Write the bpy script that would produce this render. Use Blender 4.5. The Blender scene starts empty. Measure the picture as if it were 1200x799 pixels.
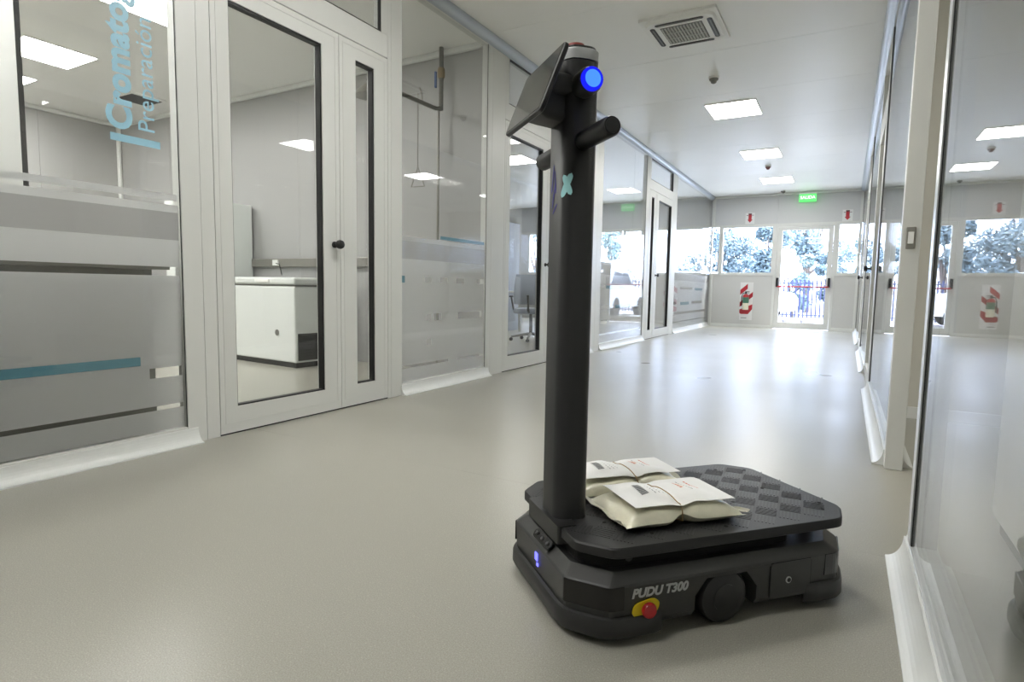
import bpy, bmesh, math, random
from mathutils import Vector, Matrix
random.seed(7)
scene = bpy.context.scene
COL = scene.collection
PI = math.pi

# ------------------------------------------------------------------ camera
W_PX, H_PX = 1200.0, 799.0
PX, PY = W_PX / 2, H_PX / 2
VY = (992.0, 344.0)       # vanishing point of the corridor
VZ = (470.0, 8000.0)      # vanishing point of the verticals
FPX = math.sqrt(-((VY[0]-PX)*(VZ[0]-PX) + (VY[1]-PY)*(VZ[1]-PY)))
cy_ = Vector((VY[0]-PX, VY[1]-PY, FPX)).normalized()
cz_ = -Vector((VZ[0]-PX, VZ[1]-PY, FPX)).normalized()
cx_ = cy_.cross(cz_)
right = Vector((cx_[0], cy_[0], cz_[0]))
down = Vector((cx_[1], cy_[1], cz_[1]))
fwd = Vector((cx_[2], cy_[2], cz_[2]))
cam_d = bpy.data.cameras.new('camera')
cam = bpy.data.objects.new('camera', cam_d)
COL.objects.link(cam)
cam_d.sensor_width = 36.0
cam_d.lens = FPX / W_PX * 36.0
cam_d.clip_start = 0.02
cam_d.clip_end = 300
m = Matrix.Identity(4)
for i in range(3):
    m[i][0] = right[i]; m[i][1] = -down[i]; m[i][2] = -fwd[i]
m.translation = Vector((0, 0, 0.8))
cam.matrix_world = m
scene.camera = cam

# ------------------------------------------------------------------ world, sun, exposure
SKY = 8.2
world = bpy.data.worlds.new('sky')
scene.world = world
world.use_nodes = True
wn = world.node_tree
bg = wn.nodes['Background']
bg.inputs[0].default_value = (0.62, 0.73, 1.0, 1)
bg.inputs[1].default_value = SKY
sun_d = bpy.data.lights.new('sun', 'SUN')
sun_d.energy = 7.0
sun_d.angle = 0.01
sun_d.color = (1.0, 0.96, 0.9)
sun = bpy.data.objects.new('sun', sun_d)
COL.objects.link(sun)
sun.location = (20, 30, 30)
sun.rotation_euler = (math.radians(-18), math.radians(42), 0)
LAMP = 21.0          # radiance of every ceiling luminaire
scene.view_settings.view_transform = 'Standard'
scene.view_settings.look = 'None'
scene.view_settings.exposure = 0.8
scene.view_settings.gamma = 1.0
scene.view_settings.use_curve_mapping = False
scene.cycles.max_bounces = 12
scene.cycles.diffuse_bounces = 5
scene.cycles.glossy_bounces = 5
scene.cycles.transmission_bounces = 8
scene.cycles.transparent_max_bounces = 24
scene.cycles.sample_clamp_indirect = 6.0
scene.cycles.caustics_reflective = False
scene.cycles.caustics_refractive = False

# ------------------------------------------------------------------ materials
MATS = {}
def new_mat(name):
    mt = bpy.data.materials.new(name); mt.use_nodes = True
    MATS[name] = mt
    return mt, mt.node_tree, mt.node_tree.nodes, mt.node_tree.links
def srgb(r, g, b):
    f = lambda c: (c/255)/12.92 if c <= 10 else (((c/255)+0.055)/1.055)**2.4
    return (f(r), f(g), f(b), 1)
def pbr(name, col, rough=0.5, metal=0.0, spec=0.5, var=0.0, vscale=8.0, bump=0.0, bscale=60.0, emit=None, estr=0.0, stretch=None):
    mt, nt, N, Lk = new_mat(name)
    b = N['Principled BSDF']
    b.inputs['Base Color'].default_value = col
    b.inputs['Roughness'].default_value = rough
    b.inputs['Metallic'].default_value = metal
    b.inputs['Specular IOR Level'].default_value = spec
    if emit:
        b.inputs['Emission Color'].default_value = emit
        b.inputs['Emission Strength'].default_value = estr
    if var or bump:
        tc = N.new('ShaderNodeTexCoord')
        mp = N.new('ShaderNodeMapping')
        Lk.new(tc.outputs['Object'], mp.inputs[0])
        if stretch: mp.inputs['Scale'].default_value = stretch
    if var:
        nz = N.new('ShaderNodeTexNoise'); nz.inputs['Scale'].default_value = vscale; nz.inputs['Detail'].default_value = 4
        Lk.new(mp.outputs[0], nz.inputs['Vector'])
        rp = N.new('ShaderNodeValToRGB')
        rp.color_ramp.elements[0].position = 0.3; rp.color_ramp.elements[1].position = 0.7
        rp.color_ramp.elements[0].color = tuple(c*(1-var) for c in col[:3]) + (1,)
        rp.color_ramp.elements[1].color = tuple(min(1, c*(1+var)) for c in col[:3]) + (1,)
        Lk.new(nz.outputs[0], rp.inputs[0]); Lk.new(rp.outputs[0], b.inputs['Base Color'])
    if bump:
        n2 = N.new('ShaderNodeTexNoise'); n2.inputs['Scale'].default_value = bscale
        Lk.new(mp.outputs[0], n2.inputs['Vector'])
        bp = N.new('ShaderNodeBump'); bp.inputs['Strength'].default_value = bump; bp.inputs['Distance'].default_value = 0.005
        Lk.new(n2.outputs[0], bp.inputs['Height']); Lk.new(bp.outputs[0], b.inputs['Normal'])
    return mt

def floor_mat():
    mt, nt, N, Lk = new_mat('vinyl')
    b = N['Principled BSDF']
    tc = N.new('ShaderNodeTexCoord')
    n1 = N.new('ShaderNodeTexNoise'); n1.inputs['Scale'].default_value = 330; n1.inputs['Detail'].default_value = 3
    n2 = N.new('ShaderNodeTexVoronoi'); n2.inputs['Scale'].default_value = 110
    n3 = N.new('ShaderNodeTexNoise'); n3.inputs['Scale'].default_value = 1.3; n3.inputs['Detail'].default_value = 2
    for n in (n1, n2, n3): Lk.new(tc.outputs['Object'], n.inputs['Vector'])
    r1 = N.new('ShaderNodeValToRGB')
    r1.color_ramp.elements[0].position = 0.33; r1.color_ramp.elements[0].color = srgb(148, 146, 136)
    r1.color_ramp.elements[1].position = 0.68; r1.color_ramp.elements[1].color = srgb(173, 171, 161)
    Lk.new(n1.outputs[0], r1.inputs[0])
    r2 = N.new('ShaderNodeValToRGB')
    r2.color_ramp.elements[0].position = 0.0; r2.color_ramp.elements[0].color = (1.3, 1.3, 1.28, 1)
    r2.color_ramp.elements[1].position = 0.25; r2.color_ramp.elements[1].color = (1, 1, 1, 1)
    Lk.new(n2.outputs['Distance'], r2.inputs[0])
    mx = N.new('ShaderNodeMix'); mx.data_type = 'RGBA'; mx.blend_type = 'MULTIPLY'; mx.inputs[0].default_value = 1
    Lk.new(r1.outputs[0], mx.inputs[6]); Lk.new(r2.outputs[0], mx.inputs[7])
    Lk.new(mx.outputs[2], b.inputs['Base Color'])
    mr = N.new('ShaderNodeMapRange'); mr.inputs[3].default_value = 0.24; mr.inputs[4].default_value = 0.36
    Lk.new(n3.outputs[0], mr.inputs[0]); Lk.new(mr.outputs[0], b.inputs['Roughness'])
    b.inputs['Specular IOR Level'].default_value = 0.5
    n4 = N.new('ShaderNodeTexNoise'); n4.inputs['Scale'].default_value = 3.0
    Lk.new(tc.outputs['Object'], n4.inputs['Vector'])
    bp = N.new('ShaderNodeBump'); bp.inputs['Strength'].default_value = 0.03; bp.inputs['Distance'].default_value = 0.02
    Lk.new(n4.outputs[0], bp.inputs['Height']); Lk.new(bp.outputs[0], b.inputs['Normal'])
    return mt

def glass_mat(name, tint, ior=1.5):
    mt, nt, N, Lk = new_mat(name)
    N.remove(N['Principled BSDF'])
    out = N['Material Output']
    geo = N.new('ShaderNodeNewGeometry')
    mr = N.new('ShaderNodeMapRange')          # the Fresnel node inverts the index on back faces: undo it
    mr.inputs[3].default_value = ior; mr.inputs[4].default_value = 1/ior
    Lk.new(geo.outputs['Backfacing'], mr.inputs[0])
    fr = N.new('ShaderNodeFresnel'); Lk.new(mr.outputs[0], fr.inputs['IOR'])
    tr = N.new('ShaderNodeBsdfTransparent'); tr.inputs[0].default_value = tint
    gl = N.new('ShaderNodeBsdfGlossy'); gl.inputs['Roughness'].default_value = 0.0
    mx = N.new('ShaderNodeMixShader')
    Lk.new(fr.outputs[0], mx.inputs[0]); Lk.new(tr.outputs[0], mx.inputs[1]); Lk.new(gl.outputs[0], mx.inputs[2])
    Lk.new(mx.outputs[0], out.inputs[0])
    return mt

def film_mat(name, col, clear, rough):
    mt, nt, N, Lk = new_mat(name)
    N.remove(N['Principled BSDF'])
    out = N['Material Output']
    df = N.new('ShaderNodeBsdfDiffuse'); df.inputs[0].default_value = col
    tl = N.new('ShaderNodeBsdfTranslucent'); tl.inputs[0].default_value = col
    rf = N.new('ShaderNodeBsdfRefraction'); rf.inputs['Roughness'].default_value = rough; rf.inputs['IOR'].default_value = 1.15
    rf.inputs[0].default_value = (0.95, 0.96, 0.95, 1)
    a = N.new('ShaderNodeMixShader'); a.inputs[0].default_value = 0.42
    Lk.new(df.outputs[0], a.inputs[1]); Lk.new(tl.outputs[0], a.inputs[2])
    c = N.new('ShaderNodeMixShader'); c.inputs[0].default_value = clear
    Lk.new(a.outputs[0], c.inputs[1]); Lk.new(rf.outputs[0], c.inputs[2])
    Lk.new(c.outputs[0], out.inputs[0])
    return mt

def emit_mat(name, col, s):
    mt, nt, N, Lk = new_mat(name)
    N.remove(N['Principled BSDF'])
    e = N.new('ShaderNodeEmission'); e.inputs[0].default_value = col; e.inputs[1].default_value = s
    Lk.new(e.outputs[0], N['Material Output'].inputs[0])
    return mt

floor_mat()
glass_mat('glass', (0.96, 0.966, 0.962, 1))
glass_mat('glass_right', (0.88, 0.895, 0.90, 1), 1.75)
film_mat('frosted', (0.89, 0.89, 0.90, 1), 0.22, 0.28)
pbr('frosted_dense', srgb(198, 197, 199), 0.6)
pbr('teal_film', srgb(98, 150, 168), 0.4)
pbr('letter_film', srgb(156, 202, 222), 0.4)
pbr('alu', srgb(216, 217, 214), 0.38, 0.0, 0.5, var=0.02, vscale=3, stretch=(1, 1, 0.2))
pbr('alu_metal', srgb(206, 208, 208), 0.3, 0.25, 0.5)
pbr('cove', srgb(226, 228, 226), 0.36, 0.0, 0.5)
pbr('gasket', srgb(26, 26, 27), 0.5)
pbr('gap', srgb(30, 30, 30), 0.8)
pbr('ceiling_white', srgb(246, 246, 244), 0.36, 0.0, 0.4, var=0.012, vscale=1.5)
pbr('wall_grey', srgb(200, 200, 198), 0.45, var=0.012, vscale=1.2)
pbr('wall_grey_dark', srgb(202, 203, 204), 0.45, var=0.012, vscale=1.2)
pbr('lab_grey', srgb(168, 168, 167), 0.45, var=0.012, vscale=1.2)
pbr('trim_alu', srgb(184, 191, 200), 0.3, 0.3)
pbr('wall_beige', srgb(226, 222, 211), 0.5, var=0.012, vscale=1.2)
emit_mat('lamp', (1.0, 0.985, 0.945, 1), LAMP)
pbr('white_plastic', srgb(242, 242, 240), 0.4)
pbr('white_enamel', srgb(226, 230, 228), 0.25)
pbr('grey_plastic', srgb(118, 118, 114), 0.5)
pbr('slat_grey', srgb(186, 186, 180), 0.5)
pbr('dark_plastic', srgb(44, 44, 45), 0.45)
pbr('black_plastic', srgb(20, 20, 21), 0.45)
pbr('black_matte', srgb(12, 12, 12), 0.85)
pbr('robot_grey', srgb(50, 50, 49), 0.42, 0.0, 0.45, bump=0.05, bscale=900)
pbr('robot_dark', srgb(38, 38, 38), 0.45, 0.0, 0.45, bump=0.05, bscale=900)
pbr('robot_pole', srgb(37, 37, 38), 0.42, 0.0, 0.45)
pbr('plate_rubber', srgb(33, 33, 34), 0.5, 0.0, 0.45, bump=0.08, bscale=500)
pbr('tread', srgb(38, 38, 39), 0.46, 0.0, 0.45)
pbr('lidar_dark', srgb(18, 17, 17), 0.16)
pbr('screen', srgb(52, 52, 48), 0.10, 0.0, 0.6)
pbr('text_grey', srgb(176, 178, 178), 0.5)
pbr('red_plastic', srgb(176, 28, 34), 0.35)
pbr('yellow', srgb(214, 190, 24), 0.45)
pbr('light_blue', srgb(160, 214, 218), 0.5)
pbr('violet_print', srgb(62, 56, 140), 0.5)
emit_mat('blue_led', (0.03, 0.12, 1.0, 1), 1.6)
emit_mat('blue_glow', (0.01, 0.015, 0.8, 1), 0.7)
emit_mat('blue_logo', (0.14, 0.14, 1.0, 1), 1.6)
emit_mat('exit_green', (0.13, 0.72, 0.18, 1), 0.9)
emit_mat('exit_white', (0.75, 1.0, 0.75, 1), 1.2)
pbr('paper', srgb(232, 232, 230), 0.6)
pbr('powder', srgb(226, 222, 200), 0.3, 0.0, 0.6, var=0.05, vscale=25, bump=0.25, bscale=45)
pbr('clear_bag', srgb(200, 198, 182), 0.12, 0.0, 0.9, bump=0.5, bscale=60)
pbr('print_grey', srgb(120, 122, 124), 0.7)
pbr('print_red', srgb(206, 112, 96), 0.7)
pbr('print_orange', srgb(228, 170, 90), 0.7)
pbr('rubber_band', srgb(150, 122, 78), 0.6)
pbr('steel', srgb(150, 148, 142), 0.35, 0.6)
pbr('steel_dark', srgb(104, 102, 96), 0.45, 0.4)
pbr('brass', srgb(140, 122, 88), 0.4, 0.6)
pbr('blue_handle', srgb(50, 90, 150), 0.5)
pbr('sign_white', srgb(225, 225, 225), 0.5)
pbr('sign_red', srgb(172, 32, 46), 0.5)
pbr('sign_dark', srgb(92, 48, 52), 0.5)
pbr('green_label', srgb(62, 106, 86), 0.5)
pbr('cream', srgb(226, 220, 200), 0.4)
pbr('brown_plastic', srgb(110, 66, 60), 0.4)
pbr('cap_red', srgb(150, 62, 58), 0.35)
pbr('bench_dark', srgb(134, 134, 127), 0.5)
pbr('cabinet_grey', srgb(150, 156, 166), 0.45)
pbr('chair_mesh', srgb(150, 158, 172), 0.7)
pbr('desk_white', srgb(214, 216, 216), 0.4)
pbr('concrete', srgb(205, 203, 196), 0.9, var=0.06, vscale=0.6)
pbr('bark', srgb(96, 86, 80), 0.9, var=0.2, vscale=12)
pbr('leaf_a', srgb(100, 118, 124), 0.6, var=0.25, vscale=2.0)  # outdoor haze and glare mixed into the leaf colour as blue-grey
pbr('leaf_b', srgb(122, 140, 140), 0.6, var=0.25, vscale=2.0)  # paler leaf, with the same haze in its colour
pbr('fence_blue', srgb(52, 58, 92), 0.6)
pbr('car_white', srgb(232, 234, 236), 0.25)
pbr('tyre', srgb(30, 30, 32), 0.8)
pbr('car_glass', srgb(60, 72, 88), 0.1)
pbr('timber', srgb(120, 116, 120), 0.8, var=0.15, vscale=9)

# ------------------------------------------------------------------ mesh helpers
class MB:
    def __init__(s): s.bm = bmesh.new()
    def quad(s, *ps):
        s.bm.faces.new([s.bm.verts.new(p) for p in ps]); return s
    def box(s, x0, x1, y0, y1, z0, z1, bevel=0.0, seg=2):
        if x0 > x1: x0, x1 = x1, x0
        if y0 > y1: y0, y1 = y1, y0
        if z0 > z1: z0, z1 = z1, z0
        vs = [s.bm.verts.new((x, y, z)) for x in (x0, x1) for y in (y0, y1) for z in (z0, z1)]
        fs = [s.bm.faces.new([vs[i] for i in f]) for f in ((0,1,3,2),(4,6,7,5),(0,4,5,1),(2,3,7,6),(0,2,6,4),(1,5,7,3))]
        if bevel:
            es = list({e for f in fs for e in f.edges})
            bmesh.ops.bevel(s.bm, geom=es, offset=bevel, segments=seg, profile=0.5, affect='EDGES')
        return s
    def prism(s, pts, z0, z1, M=None, pts1=None):
        """extrude a closed polygon (x, y) from z0 to z1, pts1 = outline at the top"""
        pts1 = pts1 or pts
        a = [Vector((p[0], p[1], z0)) for p in pts]; b = [Vector((p[0], p[1], z1)) for p in pts1]
        if M: a = [M @ v for v in a]; b = [M @ v for v in b]
        va = [s.bm.verts.new(v) for v in a]; vb = [s.bm.verts.new(v) for v in b]
        n = len(pts)
        s.bm.faces.new(list(reversed(va))); s.bm.faces.new(vb)
        for i in range(n):
            s.bm.faces.new((va[i], va[(i+1) % n], vb[(i+1) % n], vb[i]))
        return s
    def loft(s, rings, cap=True):
        vr = [[s.bm.verts.new(p) for p in r] for r in rings]
        n = len(rings[0])
        for a, b in zip(vr, vr[1:]):
            for i in range(n):
                s.bm.faces.new((a[i], a[(i+1) % n], b[(i+1) % n], b[i]))
        if cap:
            s.bm.faces.new(list(reversed(vr[0]))); s.bm.faces.new(vr[-1])
        return s
    def tube(s, pts, r, n=10, cap=True):
        pts = [Vector(p) for p in pts]
        rs = r if isinstance(r, (list, tuple)) else [r]*len(pts)
        rings = []
        for i, p in enumerate(pts):
            t = (pts[min(i+1, len(pts)-1)] - pts[max(i-1, 0)]).normalized()
            up = Vector((0, 0, 1)) if abs(t.z) < 0.95 else Vector((1, 0, 0))
            a = t.cross(up).normalized(); b = a.cross(t).normalized()
            rings.append([p + rs[i]*(math.cos(2*PI*k/n)*a + math.sin(2*PI*k/n)*b) for k in range(n)])
        return s.loft(rings, cap)
    def lathe(s, prof, n=24, c=(0, 0, 0), axis='Z'):
        rings = []
        for r, h in prof:
            ring = []
            for k in range(n):
                a = 2*PI*k/n
                q = (max(r, 1e-5)*math.cos(a), max(r, 1e-5)*math.sin(a), h)
                if axis == 'Y': q = (q[0], -q[2], q[1])
                if axis == 'X': q = (q[2], q[0], q[1])
                ring.append(Vector(c) + Vector(q))
            rings.append(ring)
        return s.loft(rings, True)
    def build(s, name, mat, parent=None, smooth=False, label=None, kind=None):
        bm = s.bm
        bmesh.ops.remove_doubles(bm, verts=bm.verts, dist=1e-6)
        bmesh.ops.recalc_face_normals(bm, faces=bm.faces)
        me = bpy.data.meshes.new(name); bm.to_mesh(me); bm.free()
        if smooth:
            for p in me.polygons: p.use_smooth = True
            try: me.set_sharp_from_angle(angle=math.radians(40))
            except Exception: pass
        me.materials.append(MATS[mat])
        o = bpy.data.objects.new(name, me); COL.objects.link(o)
        if parent: o.parent = parent
        if label: o['label'] = label
        if kind: o['kind'] = kind
        return o

def empty(name, loc=(0, 0, 0), rz=0.0, parent=None):
    o = bpy.data.objects.new(name, None); COL.objects.link(o)
    o.empty_display_size = 0.1
    o.location = loc; o.rotation_euler = (0, 0, rz)
    if parent: o.parent = parent
    return o
def tag(o, label=None, cat=None, group=None, kind=None):
    if label: o['label'] = label
    if cat: o['category'] = cat
    if group: o['group'] = group
    if kind: o['kind'] = kind
    return o
def struct(o, label=None): return tag(o, label, None, None, 'structure')
def copy_tree(o, parent=None):
    c = o.copy(); COL.objects.link(c); c.parent = parent
    for ch in list(o.children): copy_tree(ch, c)
    return c
def place(me_obj, loc, parent=None):
    c = me_obj.copy(); COL.objects.link(c); c.location = loc
    if parent: c.parent = parent
    return c
def boxo(name, mat, parent, *b, bevel=0.0, label=None):
    return MB().box(*b, bevel=bevel).build(name, mat, parent, label=label)
def text(name, body, size, mat, parent, M, thick=0.0006, bold=0.0, shear=0.0, space=1.0, label=None, align='LEFT'):
    cu = bpy.data.curves.new(name, 'FONT'); cu.body = body; cu.size = size; cu.extrude = thick; cu.offset = bold
    cu.shear = shear; cu.space_character = space; cu.align_x = align; cu.resolution_u = 4
    t = bpy.data.objects.new(name, cu); COL.objects.link(t)
    bpy.context.view_layer.update()
    me = bpy.data.meshes.new_from_object(t.evaluated_get(bpy.context.evaluated_depsgraph_get()))
    bpy.data.objects.remove(t); bpy.data.curves.remove(cu)
    me.materials.clear(); me.materials.append(MATS[mat]); me.name = name
    me.transform(M)
    o = bpy.data.objects.new(name, me); COL.objects.link(o); o.parent = parent
    if label: o['label'] = label
    return o
def chamfer(x0, x1, y0, y1, c, r=0):
    return [(x0+c, y0), (x1-c, y0), (x1, y0+c), (x1, y1-c), (x1-c, y1), (x0+c, y1), (x0, y1-c), (x0, y0+c)]
def rrect(x0, x1, y0, y1, r, n=6):
    out = []
    for cx, cy, a0 in ((x1-r, y0+r, -90), (x1-r, y1-r, 0), (x0+r, y1-r, 90), (x0+r, y0+r, 180)):
        for k in range(n+1):
            a = math.radians(a0 + 90*k/n); out.append((cx + r*math.cos(a), cy + r*math.sin(a)))
    return out
def smooth_poly(pts, r=0.012, n=4):
    """round the corners of a polygon"""
    out = []; N_ = len(pts)
    for i, p in enumerate(pts):
        p = Vector(p); a = (Vector(pts[i-1]) - p); b = (Vector(pts[(i+1) % N_]) - p)
        d = min(r, a.length*0.45, b.length*0.45)
        pa = p + a.normalized()*d; pb = p + b.normalized()*d
        for k in range(n+1):
            t = k/n
            q = (1-t)**2*pa + 2*t*(1-t)*p + t*t*pb
            out.append((q.x, q.y))
    return out

XL, XR = -2.80, 0.20          # corridor faces of the two partitions
TH = 0.065                    # partition thickness
ZC = 2.95                     # ceiling
YF, YN = 14.20, -2.60         # far wall, wall behind the camera
XW0, XE1 = -8.87, 4.6         # outer walls

# ================================================================== floor and ceiling
fl = struct(empty('floor'), 'speckled pale grey vinyl floor')
for y0, y1 in ((YN, 2.075), (2.0758, 8.1), (8.1008, YF)):
    boxo('vinyl_sheet', 'vinyl', fl, XW0, XE1, y0, y1, -0.01, 0.0)
boxo('screed', 'gap', fl, XW0-0.2, XE1+0.2, YN-0.2, YF+0.1, -0.12, -0.0105)
ce = struct(empty('ceiling'), 'white panelled ceiling')
boxo('slab', 'ceiling_white', ce, XW0-0.2, XE1+0.2, YN-0.2, YF+0.25, ZC+0.02, ZC+0.25)
def ceil_strip(x0, x1, ys):
    for a, b in zip(ys, ys[1:]):
        boxo('ceiling_panel', 'ceiling_white', ce, x0, x1, a+0.002, b-0.002, ZC, ZC+0.0195)
ys = [YN] + [5.65+1.23*k for k in range(-6, 7)] + [YF]
ceil_strip(XL-TH/2, XR+TH/2, ys)
ceil_strip(XW0, XL-TH/2-0.004, [YN, 0.5, 4.52, YF])
ceil_strip(XR+TH/2+0.004, XE1, [YN, 1.0, 4.53, YF])

# ================================================================== partitions
def cove_profile(side, d=0.05, h=0.075):
    """concave floor cove, (x outwards from wall, z)"""
    pts = [(0, 0), (d, 0), (d, 0.006)]
    for k in range(1, 8):
        a = PI/2*k/8
        pts.append((d - (d-0.006)*math.sin(a), 0.006 + (h-0.006)*(1-math.cos(a))))
    pts += [(0.006, h), (0, h)]
    return pts
def cove(parent, xface, sgn, y0, y1, label=None):
    pr = cove_profile(sgn)
    r0 = [Vector((xface + sgn*p[0], y0, p[1])) for p in pr]; r1 = [Vector((xface + sgn*p[0], y1, p[1])) for p in pr]
    return MB().loft([r0, r1]).build('floor_cove', 'cove', parent, label=label)
def top_tube(parent, xface, sgn, y0, y1):
    pts = [(0, 0)] + [(0.065*math.cos(PI/2*k/8), -0.065*math.sin(PI/2*k/8)) for k in range(9)]
    r0 = [Vector((xface + sgn*p[0], y0, ZC + p[1])) for p in pts]; r1 = [Vector((xface + sgn*p[0], y1, ZC + p[1])) for p in pts]
    return MB().loft([r0, r1]).build('ceiling_trim', 'trim_alu', parent, smooth=True)
def post(parent, x0, x1, y0, y1, z0=0.0, z1=ZC, groove=None, mat='alu'):
    mb = MB()
    if groove:
        g = [y0] + groove + [y1]
        for a, b in zip(g, g[1:]): mb.box(x0, x1, a+0.0012, b-0.0012, z0, z1)
        mb.box(x0+0.004, x1-0.004, y0+0.002, y1-0.002, z0, z1)
    else:
        mb.box(x0, x1, y0, y1, z0, z1, bevel=0.002, seg=1)
    return mb.build('post', mat, parent)
ROWS = [(0.83, 0.872), (0.535, 0.590), (0.345, 0.393), (0.19, 0.211)]
def film(parent, x, y0, y1, slits, teal, zb=0.09, ztop=1.165, band=(1.0, 1.13), sgn=-1):
    """frosted film with clear slits; slits = {row: [(y0, y1), ...]}"""
    mb = MB(); xa, xb = x, x + sgn*0.0012
    zs = sorted(ROWS)
    z = zb
    for i, (r0, r1) in enumerate(zs):
        mb.box(xa, xb, y0, y1, z, r0)
        k = 3 - i
        y = y0
        for a, b in sorted(slits.get(k, [])):
            if a > y: mb.box(xa, xb, y, a, r0, r1)
            y = b
        if y < y1: mb.box(xa, xb, y, y1, r0, r1)
        z = r1
    mb.box(xa, xb, y0, y1, z, ztop)
    o = mb.build('frosted_film', 'frosted', parent)
    if band: boxo('dense_band', 'frosted_dense', parent, x - sgn*0.0003, x - sgn*0.0011, y0, y1, *band)
    for a, b, z0, z1 in teal:
        boxo('teal_stripe', 'teal_film', parent, x - sgn*0.0003, x - sgn*0.0013, a, b, z0, z1)
    return o
def pane(parent, x, y0, y1, z0, z1, t=0.008, name='glass_pane', mat='glass'):
    return boxo(name, mat, parent, x-t/2, x+t/2, y0, y1, z0, z1)
def rail(parent, x0, x1, y0, y1, z0, z1, mat='alu'):
    return MB().box(x0, x1, y0, y1, z0, z1, bevel=0.0015, seg=1).build('rail', mat, parent)

XLb = XL - TH
XG = XL - 0.012                # glass plane of the left partition
wl = struct(empty('wall_left'), 'aluminium and glass partition with frosted stripes')
def left_panel(y0, y1, slits, teal, seams=(), ztop=1.165, filmed=True, zg=2.885):
    rail(wl, XLb, XL, y0, y1, 0.0, 0.085)
    rail(wl, XLb, XL, y0, y1, zg, ZC)
    ys_ = [y0] + list(seams) + [y1]
    for a, b in zip(ys_, ys_[1:]): pane(wl, XG, a+0.001, b-0.001, 0.08, zg+0.005)
    MB().box(XG+0.0045, XG+0.0075, y0, y0+0.003, 0.085, zg).box(XG+0.0045, XG+0.0075, y1-0.003, y1, 0.085, zg).build('gasket', 'gasket', wl)
    if filmed: film(wl, XG-0.0066, y0+0.006, y1-0.006, slits, teal, ztop=ztop)
    cove(wl, XL, 1, y0-0.01, y1+0.05)
# panel with the lettering
left_panel(YN, 1.70, {0: [(-2, 1.69)], 2: [(1.535, 1.69)], 3: [(-2, 1.69)]},
           [(-1.6, 1.495, 0.411, 0.452)])
boxo('film_line', 'frosted', wl, XG-0.0066, XG-0.0056, YN, 1.69, 1.185, 1.215)
# lettering on the glass, reading upwards
Mtxt = lambda y, z: Matrix.Translation((XG+0.0052, y, z)) @ Matrix(((0,0,1,0),(0,-1,0,0),(1,0,0,0),(0,0,0,1))) 
def up_text(body, size, y, z, bold, nm, space=1.0):
    # glyph x runs up the wall (+z), glyph y runs towards -Y, facing the corridor
    M = Matrix.Translation((XG+0.0052, y, z)) @ Matrix(((0, 0, 1, 0), (0, -1, 0, 0), (1, 0, 0, 0), (0, 0, 0, 1)))
    return text(nm, body, size, 'letter_film', wl, M, 0.0004, bold, 0.0, space)
up_text('Cromatografía', 0.140, 1.49, 1.463, 0.0062, 'lettering', 1.03)
up_text('Preparación', 0.105, 1.592, 1.472, 0.0, 'lettering', 1.0)
boxo('letter_bar', 'letter_film', wl, XG+0.0047, XG+0.0058, 1.402, 1.615, 1.411, 1.443)
post(wl, XLb, XL, 1.70, 1.872, groove=[1.80])
# panel between the first two doors
left_panel(3.315, 4.455, {0: [(3.607, 3.69), (3.80, 3.90), (4.02, 4.14), (4.33, 4.44)], 1: [(3.63, 3.69), (3.72, 3.82), (4.05, 4.42)],
                          2: [(3.63, 3.69), (4.44, 4.46)], 3: [(3.34, 3.92), (4.05, 4.44)]},
           [(3.80, 4.445, 1.172, 1.198), (3.322, 3.367, 0.825, 0.875)])
post(wl, XLb, XL, 3.165, 3.315, groove=[3.20])
post(wl, XLb, XL, 4.455, 4.755, groove=[4.53])
# panel after door 2
left_panel(6.25, 6.93, {0: [(6.4, 6.6)], 1: [(6.5, 6.8)]}, [])
post(wl, XLb, XL, 6.10, 6.25)
post(wl, XLb, XL, 6.93, 7.26, groove=[7.09])
left_panel(7.26, 9.13, {0: [(7.3, 7.48)], 1: [(7.35, 9.01)], 2: [(7.36, 7.6), (7.69, 9.08)], 3: [(7.3, 9.1)]},
           [(7.52, 8.28, 0.812, 0.855), (7.9, 8.6, 0.54, 0.585)], seams=(8.54,))
post(wl, XLb, XL, 9.13, 9.28)
left_panel(11.03, YF, {0: [(11.58, 12.6)], 1: [(11.05, 11.30), (12.6, 13.6)], 2: [(11.2, 14.0)], 3: [(11.05, 14.1)]},
           [(12.84, 13.6, 0.812, 0.862), (11.63, 12.36, 0.52, 0.58)], ztop=1.15)
post(wl, XLb, XL, 10.76, 11.03)
top_tube(wl, XL, 1, YN, YF)

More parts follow.
